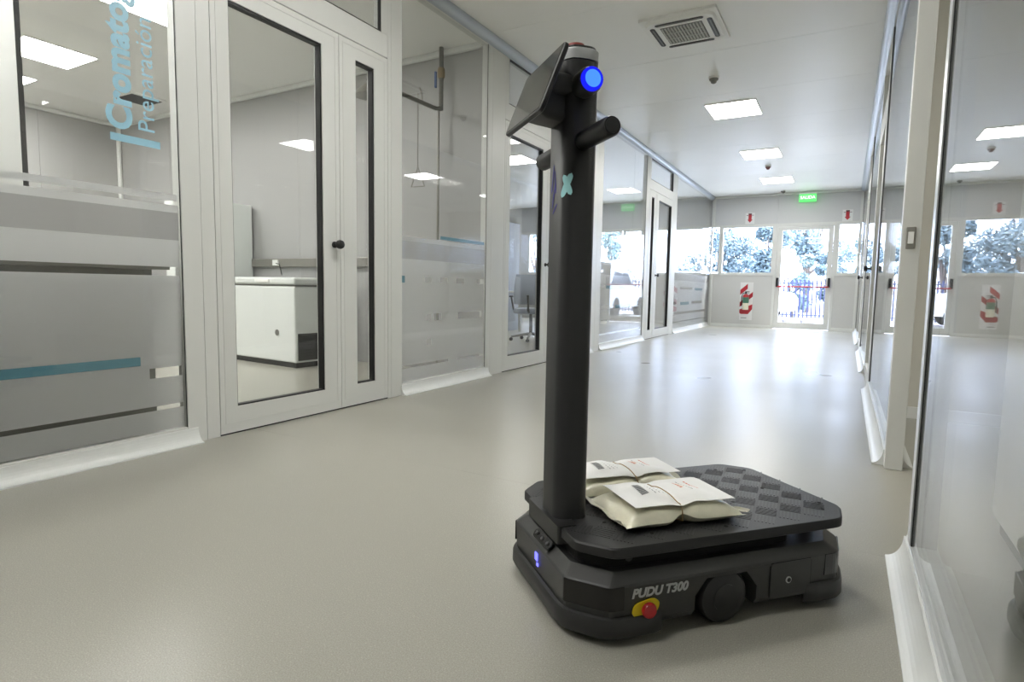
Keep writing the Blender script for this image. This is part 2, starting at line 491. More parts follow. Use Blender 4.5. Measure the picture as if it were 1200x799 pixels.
def door_set(name, y0, y1, ysplit, wide_first, label, x1=XL, th=TH, ztop=2.33, handle=True, sgn=1, parts=True):
    """two-leaf aluminium door with a transom light; x1 = corridor face, sgn = +1 faces +x"""
    d = struct(empty(name, (x1, y0, 0)), label)
    o = Vector((x1, y0, 0))
    def B(nm, mat, par, xa, xb, ya, yb, za, zb, bevel=0.0):
        # xa, xb measured into the wall from the face
        return MB().box(-sgn*xa, -sgn*xb, ya-y0, yb-y0, za, zb, bevel=bevel, seg=1).build(nm, mat, par)
    # transom
    B('transom_rail', 'alu', d, 0, th, y0, y1, ztop+0.006, ztop+0.155, 0.002)
    B('transom_rail', 'alu', d, 0, th, y0, y1, 2.885, ZC)
    B('transom_stile', 'alu', d, 0, th, y0, y0+0.06, ztop+0.155, 2.885)
    B('transom_stile', 'alu', d, 0, th, y1-0.06, y1, ztop+0.155, 2.885)
    B('transom_pane', 'glass', d, 0.026, 0.034, y0+0.055, y1-0.055, ztop+0.15, 2.89)
    gk = MB()
    for (a, b, c, e) in ((y0+0.06, y1-0.06, ztop+0.155, ztop+0.163), (y0+0.06, y1-0.06, 2.877, 2.885), (y0+0.06, y0+0.068, ztop+0.163, 2.877), (y1-0.068, y1-0.06, ztop+0.163, 2.877)):
        gk.box(-sgn*0.004, -sgn*0.026, a-y0, b-y0, c, e)
    gk.build('gasket', 'gasket', d)
    B('threshold', 'gap', d, 0.004, th-0.004, y0, y1, 0.0, 0.008)
    for k, (a, b) in enumerate(((y0+0.003, ysplit-0.002), (ysplit+0.002, y1-0.003))):
        wide = (k == 0) == wide_first
        st = 0.10 if wide else 0.135
        stl, str_ = (0.10, 0.135) if wide_first else (0.135, 0.10)
        if not wide: stl, str_ = 0.14, 0.128
        zb, zt = 0.008, ztop
        g0, g1, h0, h1 = a+stl, b-str_, 0.145, ztop-0.105
        mb = MB()
        mb.box(0, -sgn*th, a-y0, g0-y0, zb, zt).box(0, -sgn*th, g1-y0, b-y0, zb, zt)
        mb.box(0, -sgn*th, g0-y0, g1-y0, zb, h0).box(0, -sgn*th, g0-y0, g1-y0, h1, zt)
        leaf = mb.build('door_leaf', 'alu', d)
        # raised outer bead and inner glazing bead
        bd = MB(); w_ = 0.012
        for (p, q, r, s_) in ((a+0.028, a+0.028+w_*0.4, zb+0.05, zt-0.028), (b-0.028-w_*0.4, b-0.028, zb+0.05, zt-0.028)):
            bd.box(sgn*0.002, -sgn*0.001, p-y0, q-y0, r, s_)
        bd.box(sgn*0.002, -sgn*0.001, a+0.028-y0, b-0.028-y0, zb+0.05, zb+0.055)
        bd.box(sgn*0.002, -sgn*0.001, a+0.028-y0, b-0.028-y0, zt-0.033, zt-0.028)
        bd.build('bead', 'alu', leaf)
        gk = MB(); e = 0.012
        gk.box(-sgn*0.006, -sgn*0.045, g0-y0, g0+e*0.5-y0, h0, h1).box(-sgn*0.006, -sgn*0.045, g1-e-y0, g1-y0, h0, h1)
        gk.box(-sgn*0.006, -sgn*0.045, g0-y0, g1-y0, h0, h0+e*0.6).box(-sgn*0.006, -sgn*0.045, g0-y0, g1-y0, h1-e, h1)
        gk.build('gasket', 'gasket', leaf)
        MB().box(-sgn*0.034, -sgn*0.042, g0-y0, g1-y0, h0, h1).build('glass_pane', 'glass', leaf)
        if wide and handle:
            yk = (b-0.05 if wide_first else a+0.05) - y0
            kn = MB().lathe([(0.0, 0.0), (0.019, 0.0), (0.019, 0.008), (0.009, 0.010), (0.009, 0.035), (0.026, 0.040), (0.028, 0.052), (0.024, 0.066), (0.0, 0.069)], 20, axis='X')
            ko = kn.build('door_knob', 'black_plastic', leaf, smooth=True)
            ko.location = (0, yk, 1.05)
            if sgn < 0: ko.rotation_euler = (0, 0, PI)
    return d
door_set('door_1', 1.872, 3.165, 2.722, True, 'grey aluminium double glass door nearest the camera on the left')
door_set('door_2', 4.755, 6.10, 5.68, True, 'grey aluminium double glass door behind the robot pole')
door_set('door_3', 9.28, 10.76, 9.70, False, 'far grey aluminium double glass door on the left', ztop=2.40)

# right partition
XRb = XR + TH
XGR = XR + 0.012
wr = struct(empty('wall_right'), 'frameless glass partition with aluminium posts')
def right_panel(y0, y1, seams=(), e0=0.05, e1=0.09):
    rail(wr, XR, XRb, y0, y1, 0.0, 0.08, 'alu_metal'); rail(wr, XR, XRb, y0, y1, 2.885, ZC, 'alu_metal')
    ys_ = [y0+e0-0.01] + list(seams) + [y1-e1+0.01]
    for a, b in zip(ys_, ys_[1:]): pane(wr, XGR, a+0.001, b-0.001, 0.075, 2.89, 0.010, mat='glass_right')
    cove(wr, XR, -1, y0, y1); cove(wr, XRb, 1, y0, y1)
    mb = MB()
    for a, b in ((y0, y0+e0), (y1-e1, y1)):
        if b - a < 0.02: continue
        mb.box(XR, XRb, a, (a+b)/2-0.0015, 0.08, 2.885).box(XR+0.006, XRb-0.006, (a+b)/2-0.002, (a+b)/2+0.002, 0.08, 2.885).box(XR+0.003, XRb-0.003, (a+b)/2+0.0015, b, 0.08, 2.885)
    mb.build('post', 'alu_metal', wr)
    MB().box(XGR-0.0085, XGR-0.0055, y1-e1-0.006, y1-e1-0.0005, 0.08, 2.885).build('gasket', 'gasket', wr)
right_panel(YN, 2.08)
right_panel(3.215, 5.70, seams=(4.43,), e0=0.012, e1=0.06)
right_panel(6.90, 9.40, e0=0.05, e1=0.05)
right_panel(10.65, YF, seams=(12.4,), e0=0.05, e1=0.012)
pj = post(wr, XR-0.002, XRb+0.004, 3.15, 3.213)
post(wr, XR, XRb, 5.70, 5.78); post(wr, XR, XRb, 6.83, 6.90); post(wr, XR, XRb, 9.40, 9.45); post(wr, XR, XRb, 10.58, 10.65)
rail(wr, XR, XRb, 2.08, 3.15, 2.36, 2.44); rail(wr, XR, XRb, 2.08, 3.15, 2.885, ZC)
pane(wr, XGR, 2.08, 3.15, 2.44, 2.885)
top_tube(wr, XR, -1, YN, YF)
def single_door(name, y0, y1, label):
    d = struct(empty(name, (XR, y0, 0)), label)
    w_ = y1-y0
    def B(nm, mat, par, *b): return MB().box(*b).build(nm, mat, par)
    B('transom_rail', 'alu', d, 0, TH, 0, w_, 2.33, 2.45); B('transom_rail', 'alu', d, 0, TH, 0, w_, 2.885, ZC)
    B('transom_pane', 'glass', d, 0.026, 0.034, 0, w_, 2.45, 2.885)
    lf = MB().box(0, TH, 0.003, 0.09, 0.008, 2.325).box(0, TH, w_-0.09, w_-0.003, 0.008, 2.325).box(0, TH, 0.09, w_-0.09, 0.008, 0.12).box(0, TH, 0.09, w_-0.09, 2.22, 2.325).build('door_leaf', 'alu', d)
    B('glass_pane', 'glass', lf, 0.028, 0.036, 0.09, w_-0.09, 0.12, 2.22)
    ko = MB().lathe([(0.0, 0.0), (0.019, 0.0), (0.019, 0.008), (0.009, 0.010), (0.009, 0.035), (0.026, 0.040), (0.028, 0.052), (0.024, 0.066), (0.0, 0.069)], 20, axis='X').build('door_knob', 'black_plastic', lf, smooth=True)
    ko.location = (0, w_-0.05, 1.05); ko.rotation_euler = (0, 0, PI)
single_door('door_4', 5.78, 6.83, 'glass door in the right partition nearer the camera')
single_door('door_5', 9.45, 10.58, 'glass door far down the right partition')

# ================================================================== far wall with windows and exit door
wf = struct(empty('wall_far'), 'light grey panelled end wall')
Y0, Y1 = YF, YF+0.10
for a, b in ((XW0, -6.4), (-6.396, -4.4), (-4.396, XL-0.04), (XL-0.036, -1.405), (-1.401, XR+0.02), (XR+0.024, 2.4), (2.404, XE1)):
    boxo('wall_panel', 'wall_grey_dark', wf, a, b, Y0, Y1, 2.29, ZC+0.02)
for a, b in ((XW0, -6.4), (-6.396, -4.4), (-4.396, XL-0.04), (XL-0.036, -1.44), (-0.25, XR+0.02), (XR+0.024, 2.4), (2.404, XE1)):
    boxo('wall_panel', 'wall_grey', wf, a, b, Y0, Y1, 0.0, 1.185)
boxo('header_trim', 'alu', wf, XW0, XE1, Y0-0.018, Y0, 2.262, 2.30)
for a, b in ((XL, -1.44), (-0.25, XR)):
    boxo('skirting', 'cove', wf, a, b, Y0-0.02, Y0, 0.0, 0.07)
for xx in (XL+0.03, XR-0.05):
    boxo('corner_post', 'alu', wf, xx, xx+0.05, Y0-0.03, Y0, 2.30, ZC)
    boxo('corner_post', 'alu', wf, xx, xx+0.05, Y0-0.03, Y0, 0.0, 1.185)
MB().box(XL, XR, Y0-0.04, Y0, ZC-0.045, ZC, bevel=0.01).build('ceiling_trim', 'cove', wf)
def far_window(i, x0, x1, label, fr=0.05):
    w_ = struct(empty('window_%d' % i, (x0, YF, 1.185)), label)
    W, H = x1-x0, 2.29-1.185
    MB().box(0, W, 0.0, 0.09, 0, fr).box(0, W, 0.0, 0.09, H-fr, H).box(0, fr, 0.0, 0.09, fr, H-fr).box(W-fr, W, 0.0, 0.09, fr, H-fr).build('window_frame', 'alu', w_)
    MB().box(-0.0, W, -0.02, 0.0, -0.012, 0.02).build('window_sill', 'alu', w_)
    MB().box(fr, W-fr, 0.04, 0.048, fr, H-fr).build('glass_pane', 'glass', w_)
far_window(1, XL+0.0, -2.585, 'narrow end window beside the left partition', 0.03)
far_window(2, -2.58, -1.44, 'wide end window left of the exit door')
far_window(3, -0.25, XR+0.0, 'end window right of the exit door')
far_window(4, -4.9, XL-0.07, 'end window of the left rooms')
far_window(5, -7.6, -4.95, 'second end window of the left rooms')
far_window(6, XRb+0.02, 1.5, 'end window of the right rooms')
boxo('wall_panel', 'wall_grey', wf, 1.504, XE1, Y0, Y1, 1.185, 2.29)
boxo('wall_panel', 'wall_grey_dark', wf, XW0, -7.6, Y0, Y1, 1.185, 2.29)
# exit door
d6 = struct(empty('door_6', (-1.44, YF, 0)), 'white framed glass exit door with red panic bar')
W6 = 1.19
MB().box(0, 0.055, -0.01, 0.10, 0, 2.29).box(W6-0.055, W6, -0.01, 0.10, 0, 2.29).box(0.055, W6-0.055, -0.01, 0.10, 2.225, 2.29).build('door_frame', 'alu', d6)
lf = MB().box(0.058, 0.15, 0.005, 0.065, 0.01, 2.22).box(W6-0.15, W6-0.058, 0.005, 0.065, 0.01, 2.22).box(0.15, W6-0.15, 0.005, 0.065, 0.01, 0.15).box(0.15, W6-0.15, 0.005, 0.065, 2.15, 2.22).build('door_leaf', 'alu', d6)
boxo('glass_pane', 'glass', lf, 0.15, W6-0.15, 0.03, 0.038, 0.15, 2.15)
pb = MB().tube([(0.10, -0.075, 0.93), (W6-0.09, -0.075, 0.93)], 0.016, 12).build('panic_bar', 'red_plastic', lf, smooth=True)
for xx in (0.10, W6-0.09):
    MB().box(xx-0.025, xx+0.025, -0.085, 0.004, 0.92, 1.12, bevel=0.008).build('panic_bar_bracket', 'black_plastic', lf)

# ================================================================== room shells
def wall_box(name, mat, label, *b): return struct(boxo(name, mat, None, *b), label)
w = struct(empty('wall_lab_end'), 'grey panelled end wall of the laboratory')
xs = [XW0, -7.7, -6.5, -5.3, -4.1, XLb-0.02]
for a, b in zip(xs, xs[1:]): boxo('wall_panel', 'lab_grey', w, a+0.0015, b-0.0015, 4.55, 4.61, 0, ZC)
MB().box(XW0, XLb-0.02, 4.50, 4.55, ZC-0.05, ZC, bevel=0.012).build('ceiling_trim', 'cove', w)
w = struct(empty('wall_lab_back'), 'grey panelled back wall of the laboratory')
yy = [YN, -1.2, 0.0, 1.2, 2.4, 3.6, 4.55]
for a, b in zip(yy, yy[1:]): boxo('wall_panel', 'lab_grey', w, XW0-0.06, XW0, a+0.0015, b-0.0015, 0, ZC)
boxo('wall_panel', 'wall_grey', w, XW0-0.06, XW0, 4.55, YF, 0, ZC)
MB().box(XW0, XW0+0.05, YN, 4.50, ZC-0.05, ZC, bevel=0.012).build('ceiling_trim', 'cove', w)
MB().tube([(XW0+0.03, 4.52, 0), (XW0+0.03, 4.52, ZC)], 0.03, 10).build('corner_trim', 'cove', w)
wall_box('wall_near', 'wall_grey', 'grey wall behind the camera', XW0, XE1, YN-0.08, YN, 0, ZC)
wall_box('wall_right_outer', 'wall_beige', 'outer wall of the rooms on the right', XE1, XE1+0.08, YN, YF, 0, ZC)
w = struct(empty('wall_right_room'), 'beige cross wall in the room on the right')
boxo('wall_panel', 'wall_beige', w, XRb+0.015, XE1, 4.56, 4.62, 0, ZC)
boxo('skirting', 'white_plastic', w, XRb+0.06, XE1, 4.545, 4.56, 0.0, 0.075)

# ================================================================== ceiling luminaires
def luminaire(x, y, sx=0.6, sy=0.6, label='', group=None):
    t = empty('ceiling_light', (x, y, ZC))
    tag(t, label, 'ceiling light', group)
    MB().box(-sx/2, sx/2, -sy/2, sy/2, -0.012, 0.0).build('frame', 'white_plastic', t)
    MB().box(-sx/2+0.012, sx/2-0.012, -sy/2+0.012, sy/2-0.012, -0.0145, -0.0122).build('diffuser', 'lamp', t)
    return t
XC = -1.285
for y, lb in ((7.50, 'nearest square ceiling light in the corridor, past the air conditioner'), (10.05, 'middle square ceiling light in the corridor'),
              (12.47, 'farthest square ceiling light, near the green exit sign'), (2.45, 'square corridor ceiling light above the robot'), (-0.1, 'square corridor ceiling light behind the camera')):
    luminaire(XC, y, 0.56, 0.62, lb)
for x, y, lb in ((-4.8, 2.80, 'laboratory ceiling light behind the blue lettering'), (-6.73, 2.84, 'laboratory ceiling light left of the blue lettering'), (-8.0, 2.85, 'laboratory ceiling light farthest back'),
                 (-4.8, 0.2, 'added laboratory ceiling light, unseen left of the frame'), (-6.9, 0.2, 'added laboratory ceiling light, unseen deep left of the frame'),  # out-of-view lamps added to light the laboratory
                 (-3.5, 0.9, 'added ceiling light brightening the cabinet and frosted glass'), (-4.6, -1.8, 'added laboratory ceiling light, unseen behind the camera'),  # unseen lamps added to brighten the tall cabinet, bench, film and room
                 (-5.0, 6.2, 'office ceiling light behind the middle door'), (-5.0, 8.8, 'office ceiling light behind the striped glass'), (-5.0, 11.8, 'office ceiling light near the end windows'),
                 (1.7, 6.5, 'right room ceiling light next to the cross wall'), (1.7, 9.3, 'right room ceiling light midway'), (1.7, 12.0, 'right room ceiling light near the end windows'),
                 (3.2, 3.3, 'right room ceiling light behind the near glass')):
    luminaire(x, y, 0.6, 0.6, lb)
# ================================================================== air conditioner, detectors, exit sign
ac = tag(empty('ceiling_air_conditioner', (-1.28, 5.065, ZC)), 'white four-way cassette air conditioner with slatted grille in the ceiling', 'air conditioner')
MB().prism(rrect(-0.30, 0.30, -0.315, 0.315, 0.012), -0.02, 0.0).build('outer_panel', 'white_plastic', ac)
MB().prism(smooth_poly(chamfer(-0.262, 0.262, -0.272, 0.272, 0.05), 0.03), -0.036, -0.0202, pts1=smooth_poly(chamfer(-0.275, 0.275, -0.285, 0.285, 0.05), 0.03)).build('inner_panel', 'white_plastic', ac)
gr = MB().box(-0.165, 0.165, -0.165, 0.165, -0.0385, -0.0362).build('grille', 'grey_plastic', ac)
sl = MB().box(-0.006, 0.006, -0.16, 0.16, -0.0445, -0.0387).build('slat', 'slat_grey', gr)
for k in range(13):
    c = sl if k == 0 else place(sl, (0, 0, 0), gr)
    c.location = (-0.15+0.025*k, 0, 0)
cb = MB().box(-0.16, 0.16, -0.004, 0.004, -0.0455, -0.0387).build('cross_bar', 'slat_grey', gr)
for k in range(2):
    c = cb if k == 0 else place(cb, (0, 0, 0), gr)
    c.location = (0, -0.055+0.11*k, 0)
for (x0, x1, y0, y1) in ((-0.19, 0.19, -0.245, -0.205), (-0.19, 0.19, 0.205, 0.245), (-0.245, -0.205, -0.19, 0.19), (0.205, 0.245, -0.19, 0.19)):
    s_ = MB().prism(rrect(x0, x1, y0, y1, 0.019), -0.0385, -0.0362).build('air_outlet', 'black_plastic', ac)
    if x1-x0 > y1-y0: MB().box(x0+0.03, x1-0.03, (y0+y1)/2-0.004, (y0+y1)/2+0.008, -0.042, -0.0387).build('vane', 'grey_plastic', s_)
    else: MB().box((x0+x1)/2-0.004, (x0+x1)/2+0.008, y0+0.03, y1-0.03, -0.042, -0.0387).build('vane', 'grey_plastic', s_)
def detector(y, mat, label, r=1.0):
    t = tag(empty('smoke_detector', (-1.29, y, ZC)), label, 'smoke detector')
    MB().lathe([(0.0, 0.0), (0.052*r, 0.0), (0.052*r, -0.016), (0.046*r, -0.020)], 24).build('base', 'white_plastic', t, smooth=True)
    MB().lathe([(0.045*r, -0.0205), (0.042*r, -0.034), (0.030*r, -0.040), (0.026*r, -0.058), (0.012*r, -0.066), (0.0, -0.067)], 24).build('sensor_head', mat, t, smooth=True)
detector(6.31, 'grey_plastic', 'round grey smoke detector between the air conditioner and first light')
detector(11.04, 'brown_plastic', 'round reddish-brown detector between the two farther lights')
detector(13.79, 'grey_plastic', 'small grey detector next to the end wall')
ex = tag(empty('exit_sign', (-0.835, 14.10, 2.725)), 'lit green exit sign hanging below the ceiling at the end wall', 'sign')
MB().box(-0.165, 0.165, -0.012, 0.012, 0, 0.165).build('panel', 'exit_green', ex)
MB().box(-0.17, 0.17, -0.03, 0.03, 0.165, 0.195).build('lamp_housing', 'white_plastic', ex)
MB().box(-0.03, 0.03, -0.02, 0.02, 0.195, 0.225).build('mount', 'white_plastic', ex)
text('lettering', 'SALIDA', 0.088, 'exit_white', ex, Matrix.Translation((0, -0.013, 0.065)) @ Matrix.Rotation(PI/2, 4, 'X'), 0.0005, 0.002, 0, 1.0, align='CENTER')
def arrow_sign(x, lb, z=2.30, s=1.0, y=YF):
    t = tag(empty('arrow_sign', (x, y, z)), lb, 'sign')
    MB().box(-0.095, 0.095, -0.006, 0.0, 0, 0.245).build('board', 'sign_white', t)
    M = Matrix.Rotation(PI/2, 4, 'X')
    MB().prism([(-0.034, 0.205), (-0.034, 0.095), (-0.056, 0.095), (0.0, 0.03), (0.056, 0.095), (0.034, 0.095), (0.034, 0.205)], 0.0062, 0.0075, M).build('arrow', 'sign_red', t)
    MB().box(-0.034, 0.034, -0.0085, -0.0077, 0.200, 0.232).box(-0.075, -0.037, -0.0085, -0.0065, 0.185, 0.195).box(0.037, 0.075, -0.0085, -0.0065, 0.185, 0.195).build('printed_bar', 'sign_dark', t)
arrow_sign(-1.975, 'white sign with red down arrow above the wide end window', 2.315)
arrow_sign(-0.075, 'white sign with red down arrow right of the exit door', 2.295)
# extinguisher board and extinguisher
eb = tag(empty('extinguisher_board', (-1.965, YF, 0.165)), 'white backing board with red diagonal stripes on the end wall', 'sign')
MB().box(-0.135, 0.135, -0.008, 0.0, 0, 0.85).build('board', 'sign_white', eb)
M = Matrix.Rotation(PI/2, 4, 'X')
for pts in ([(-0.135, 0.565), (-0.135, 0.68), (0.02, 0.82), (0.02, 0.705)], [(-0.135, 0.29), (-0.135, 0.40), (0.135, 0.64), (0.135, 0.53)],
            [(-0.105, 0.135), (-0.135, 0.16), (-0.135, 0.235), (0.135, 0.36), (0.135, 0.25), (0.05, 0.135)]):
    MB().prism(pts, 0.0082, 0.0095, M).build('stripe', 'sign_red', eb)
MB().box(-0.10, 0.02, -0.0095, -0.0083, 0.04, 0.055).build('printed_bar', 'print_grey', eb)
fe = tag(empty('fire_extinguisher', (-1.965, YF-0.085, 0.40)), 'fire extinguisher with green label hung on the striped board', 'fire extinguisher')
MB().lathe([(0.0, 0.0), (0.062, 0.0), (0.066, 0.01), (0.066, 0.15)], 20).build('cylinder_base', 'cream', fe, smooth=True)
MB().lathe([(0.066, 0.151), (0.068, 0.155), (0.068, 0.275), (0.066, 0.28)], 20).build('label_band', 'green_label', fe, smooth=True)
MB().lathe([(0.066, 0.281), (0.064, 0.31), (0.04, 0.345), (0.02, 0.355), (0.0, 0.356)], 20).build('shoulder', 'red_plastic', fe, smooth=True)
MB().box(-0.018, 0.018, -0.02, 0.02, 0.3565, 0.40).box(-0.02, 0.075, -0.01, 0.01, 0.40, 0.412).box(-0.02, 0.07, -0.01, 0.01, 0.375, 0.385).build('valve', 'black_plastic', fe)
MB().tube([(-0.018, 0, 0.38), (-0.06, -0.01, 0.37), (-0.085, -0.015, 0.30), (-0.088, -0.012, 0.16), (-0.082, -0.01, 0.08)], 0.009, 8).build('hose', 'black_plastic', fe, smooth=True)
# switch on the jamb
sw = tag(empty('light_switch', (0.232, 3.15, 1.05)), 'small light switch on the right door jamb', 'switch')
MB().box(-0.018, 0.018, -0.008, 0.0, -0.048, 0.048, bevel=0.003).build('plate', 'steel', sw)
MB().box(-0.011, 0.011, -0.012, -0.0081, -0.026, 0.026, bevel=0.002).build('rocker', 'white_plastic', sw)

# ================================================================== laboratory contents
fz = tag(empty('chest_freezer', (-4.51, 3.80, 0), math.radians(-5)), 'white chest freezer with black vent grille behind the near door', 'freezer')
MB().box(-1.35, 0.0, 0.0, 0.60, 0.05, 0.78, bevel=0.015).build('cabinet', 'white_enamel', fz)
MB().box(-1.33, -0.02, 0.02, 0.58, 0.0, 0.049).build('plinth', 'gasket', fz)
MB().box(-1.35, 0.0, 0.004, 0.60, 0.7805, 0.792).build('seal', 'grey_plastic', fz)
MB().box(-1.36, 0.01, -0.01, 0.61, 0.7925, 0.865, bevel=0.02).build('lid', 'white_enamel', fz)
MB().box(-0.62, -0.38, -0.022, -0.0102, 0.815, 0.845, bevel=0.004).build('handle', 'white_plastic', fz)
gr = MB().box(0.0005, 0.006, 0.03, 0.50, 0.07, 0.33).build('vent_grille', 'dark_plastic', fz)
for k in range(9):
    boxo('slat', 'black_plastic', gr, 0.0062, 0.010, 0.04, 0.49, 0.085+0.027*k, 0.095+0.027*k)
MB().lathe([(0.0, 0.0), (0.03, 0.0), (0.03, 0.006), (0.0, 0.008)], 16, (-0.28, -0.001, 0.33), 'Y').build('badge', 'grey_plastic', fz)
fg = tag(empty('upright_fridge', (-6.06, 3.86, 0)), 'tall white refrigerator beyond the chest freezer', 'refrigerator')
MB().box(-0.62, 0.0, 0.06, 0.66, 0.05, 1.70, bevel=0.01).build('cabinet', 'white_enamel', fg)
MB().box(-0.62, 0.0, 0.0, 0.055, 0.06, 1.70, bevel=0.01).build('door', 'white_enamel', fg)
MB().box(-0.60, -0.02, 0.07, 0.64, 0.0, 0.049).build('plinth', 'gasket', fg)
MB().box(-0.06, -0.04, -0.03, -0.0005, 0.8, 1.2).build('handle', 'grey_plastic', fg)
rl = tag(empty('wall_duct', (-5.2, 4.55, 0.99)), 'grey metal cable duct along the wall above the freezer', 'duct')
MB().box(-1.6, 1.2, -0.05, -0.001, 0.0, 0.095, bevel=0.004).build('trunking', 'steel', rl)
MB().box(-0.47, -0.38, -0.075, -0.0502, 0.015, 0.08, bevel=0.005).build('socket', 'white_plastic', rl)
MB().tube([(-0.40, -0.08, 0.04), (-0.34, -0.085, 0.03), (-0.31, -0.085, -0.05), (-0.30, -0.085, -0.09)], 0.006, 6).build('cable', 'dark_plastic', rl)
sh = tag(empty('emergency_shower', (-3.31, 4.46, 0)), 'emergency shower pipe with triangular pull handle behind the glass', 'shower')
MB().tube([(0, 0, ZC), (0, 0, 2.40)], 0.021, 10).build('supply_pipe', 'steel_dark', sh, smooth=True)
MB().tube([(-0.03, 0, 2.42), (-0.03, 0, 0.0)], 0.012, 10).build('stand_pipe', 'steel', sh, smooth=True)
MB().tube([(0, 0, 2.42), (-0.02, -0.05, 2.405), (-0.04, -0.9, 2.405)], 0.018, 10).build('arm_pipe', 'steel_dark', sh, smooth=True)
MB().lathe([(0.0, 2.28), (0.12, 2.28), (0.11, 2.31), (0.03, 2.38), (0.02, 2.39), (0.0, 2.39)], 20, (-0.04, -0.88, 0)).build('shower_head', 'steel', sh, smooth=True)
v = MB().lathe([(0.0, 2.68), (0.028, 2.68), (0.034, 2.70), (0.034, 2.75), (0.028, 2.77), (0.0, 2.77)], 12).build('valve', 'brass', sh, smooth=True)
MB().box(-0.055, -0.04, -0.03, -0.01, 2.60, 2.74).build('valve_lever', 'blue_handle', v)
MB().tube([(-0.075, -0.22, 2.55), (-0.055, -0.215, 2.50), (-0.05, -0.21, 2.42)], 0.008, 8).build('lever', 'steel', sh)
tri = [(-0.09, -0.22, 2.50), (-0.09, -0.22, 1.86), (-0.165, -0.22, 1.69), (-0.015, -0.22, 1.69), (-0.09, -0.22, 1.86)]
MB().tube(tri[:2], 0.004, 6).tube(tri[1:3], 0.005, 6).tube(tri[2:4], 0.005, 6).tube([tri[3], tri[1]], 0.005, 6).build('pull_handle', 'steel', sh)
wb = tag(empty('lab_bench', (-3.26, -0.16, 0)), 'dark bench standing behind the frosted stripes', 'bench')
MB().box(-0.35, 0.35, -1.8, 1.86, 0.86, 0.90).build('worktop', 'bench_dark', wb)
MB().box(-0.33, 0.30, -1.78, 1.80, 0.08, 0.859).build('cabinet', 'bench_dark', wb)
MB().box(-0.30, 0.24, -1.75, 1.76, 0.0, 0.079).build('plinth', 'gasket', wb)
cu = tag(empty('tall_cabinet', (-4.0, 0.62, 0)), 'tall white cabinet with dark edge at the left border', 'cabinet')
MB().box(-0.45, 0.0, -0.9, 0.92, 0.0, 2.6).build('carcass', 'white_plastic', cu)
MB().box(-0.45, 0.004, 0.9205, 0.945, 0.0, 2.6).build('edge_strip', 'dark_plastic', cu)
vt = tag(empty('ceiling_vent', (-7.38, 4.02, ZC)), 'dark square air vent in the laboratory ceiling', 'vent')
MB().box(-0.20, 0.20, -0.20, 0.20, -0.02, 0.0).build('frame', 'white_plastic', vt)
MB().box(-0.17, 0.17, -0.17, 0.17, -0.024, -0.0202).build('opening', 'dark_plastic', vt)

# ================================================================== office contents
oc = tag(empty('office_chair', (-4.15, 7.9, 0), math.radians(200)), 'grey mesh office chair seen through the middle door', 'chair')
for k in range(5):
    a = 2*PI*k/5+0.3
    lg = MB().tube([(0.03*math.cos(a), 0.03*math.sin(a), 0.11), (0.30*math.cos(a), 0.30*math.sin(a), 0.065)], [0.024, 0.016], 8).build('leg', 'grey_plastic', oc)
    MB().lathe([(0.0, -0.02), (0.027, -0.02), (0.027, 0.02), (0.0, 0.02)], 12, (0.30*math.cos(a), 0.30*math.sin(a), 0.0275), 'Y').build('caster', 'black_plastic', lg)
MB().tube([(0, 0, 0.10), (0, 0, 0.42)], 0.025, 12).build('gas_lift', 'dark_plastic', oc)
MB().box(-0.24, 0.24, -0.24, 0.24, 0.42, 0.50, bevel=0.03).build('seat', 'chair_mesh', oc, smooth=True)
bk = MB()
rings = []
for k in range(9):
    z = 0.56+0.055*k; y = 0.25+0.06*math.sin(k/8*PI*0.9)
    ww = 0.22-0.03*(k/8)**2
    rings.append([Vector((-ww, y, z)), Vector((0, y+0.03, z)), Vector((ww, y, z)), Vector((ww, y+0.025, z)), Vector((0, y+0.055, z)), Vector((-ww, y+0.025, z))])
bk.loft(rings).build('backrest', 'chair_mesh', oc, smooth=True)
MB().tube([(0, 0.2, 0.44), (0, 0.32, 0.48), (0, 0.36, 0.70)], 0.02, 8).build('back_support', 'dark_plastic', oc)
for s_ in (-1, 1):
    MB().tube([(s_*0.25, 0.1, 0.47), (s_*0.29, 0.1, 0.66)], 0.014, 8).box(s_*0.29-0.03, s_*0.29+0.03, -0.1, 0.14, 0.661, 0.685, bevel=0.008).build('armrest', 'dark_plastic', oc)
dk = tag(empty('desk', (-4.5, 9.2, 0)), 'white office desk behind the mesh chair', 'desk')
MB().box(-0.8, 0.8, -0.4, 0.4, 0.715, 0.745, bevel=0.003).build('desk_top', 'desk_white', dk)
for sx in (-0.75, 0.75):
    for sy in (-0.35, 0.35): boxo('leg', 'alu', dk, sx-0.025, sx+0.025, sy-0.025, sy+0.025, 0, 0.714)
boxo('modesty_panel', 'desk_white', dk, -0.72, 0.72, 0.30, 0.32, 0.3, 0.714)
gc = tag(empty('filing_cabinet', (-5.9, 9.6, 0)), 'tall grey cabinet standing in the office', 'cabinet')
boxo('carcass', 'cabinet_grey', gc, -0.45, 0.45, -0.2, 0.25, 0.0, 2.0)
for s_ in (-1, 1):
    dr = boxo('cabinet_door', 'cabinet_grey', gc, s_*0.225-0.22, s_*0.225+0.22, -0.222, -0.202, 0.06, 1.98)
    boxo('handle', 'black_plastic', dr, s_*0.03-0.008, s_*0.03+0.008, -0.24, -0.2225, 0.95, 1.1)
# right room: tall panel beside the near glass
tp = tag(empty('tall_storage_unit', (0.70, 1.6, 0)), 'tall pale storage unit dimly seen through the near right glass', 'cabinet')
boxo('carcass', 'wall_beige', tp, -0.22, 0.35, -2.4, 0.92, 0.06, 2.7)
boxo('plinth', 'dark_plastic', tp, -0.20, 0.33, -2.38, 0.90, 0.0, 0.0595)

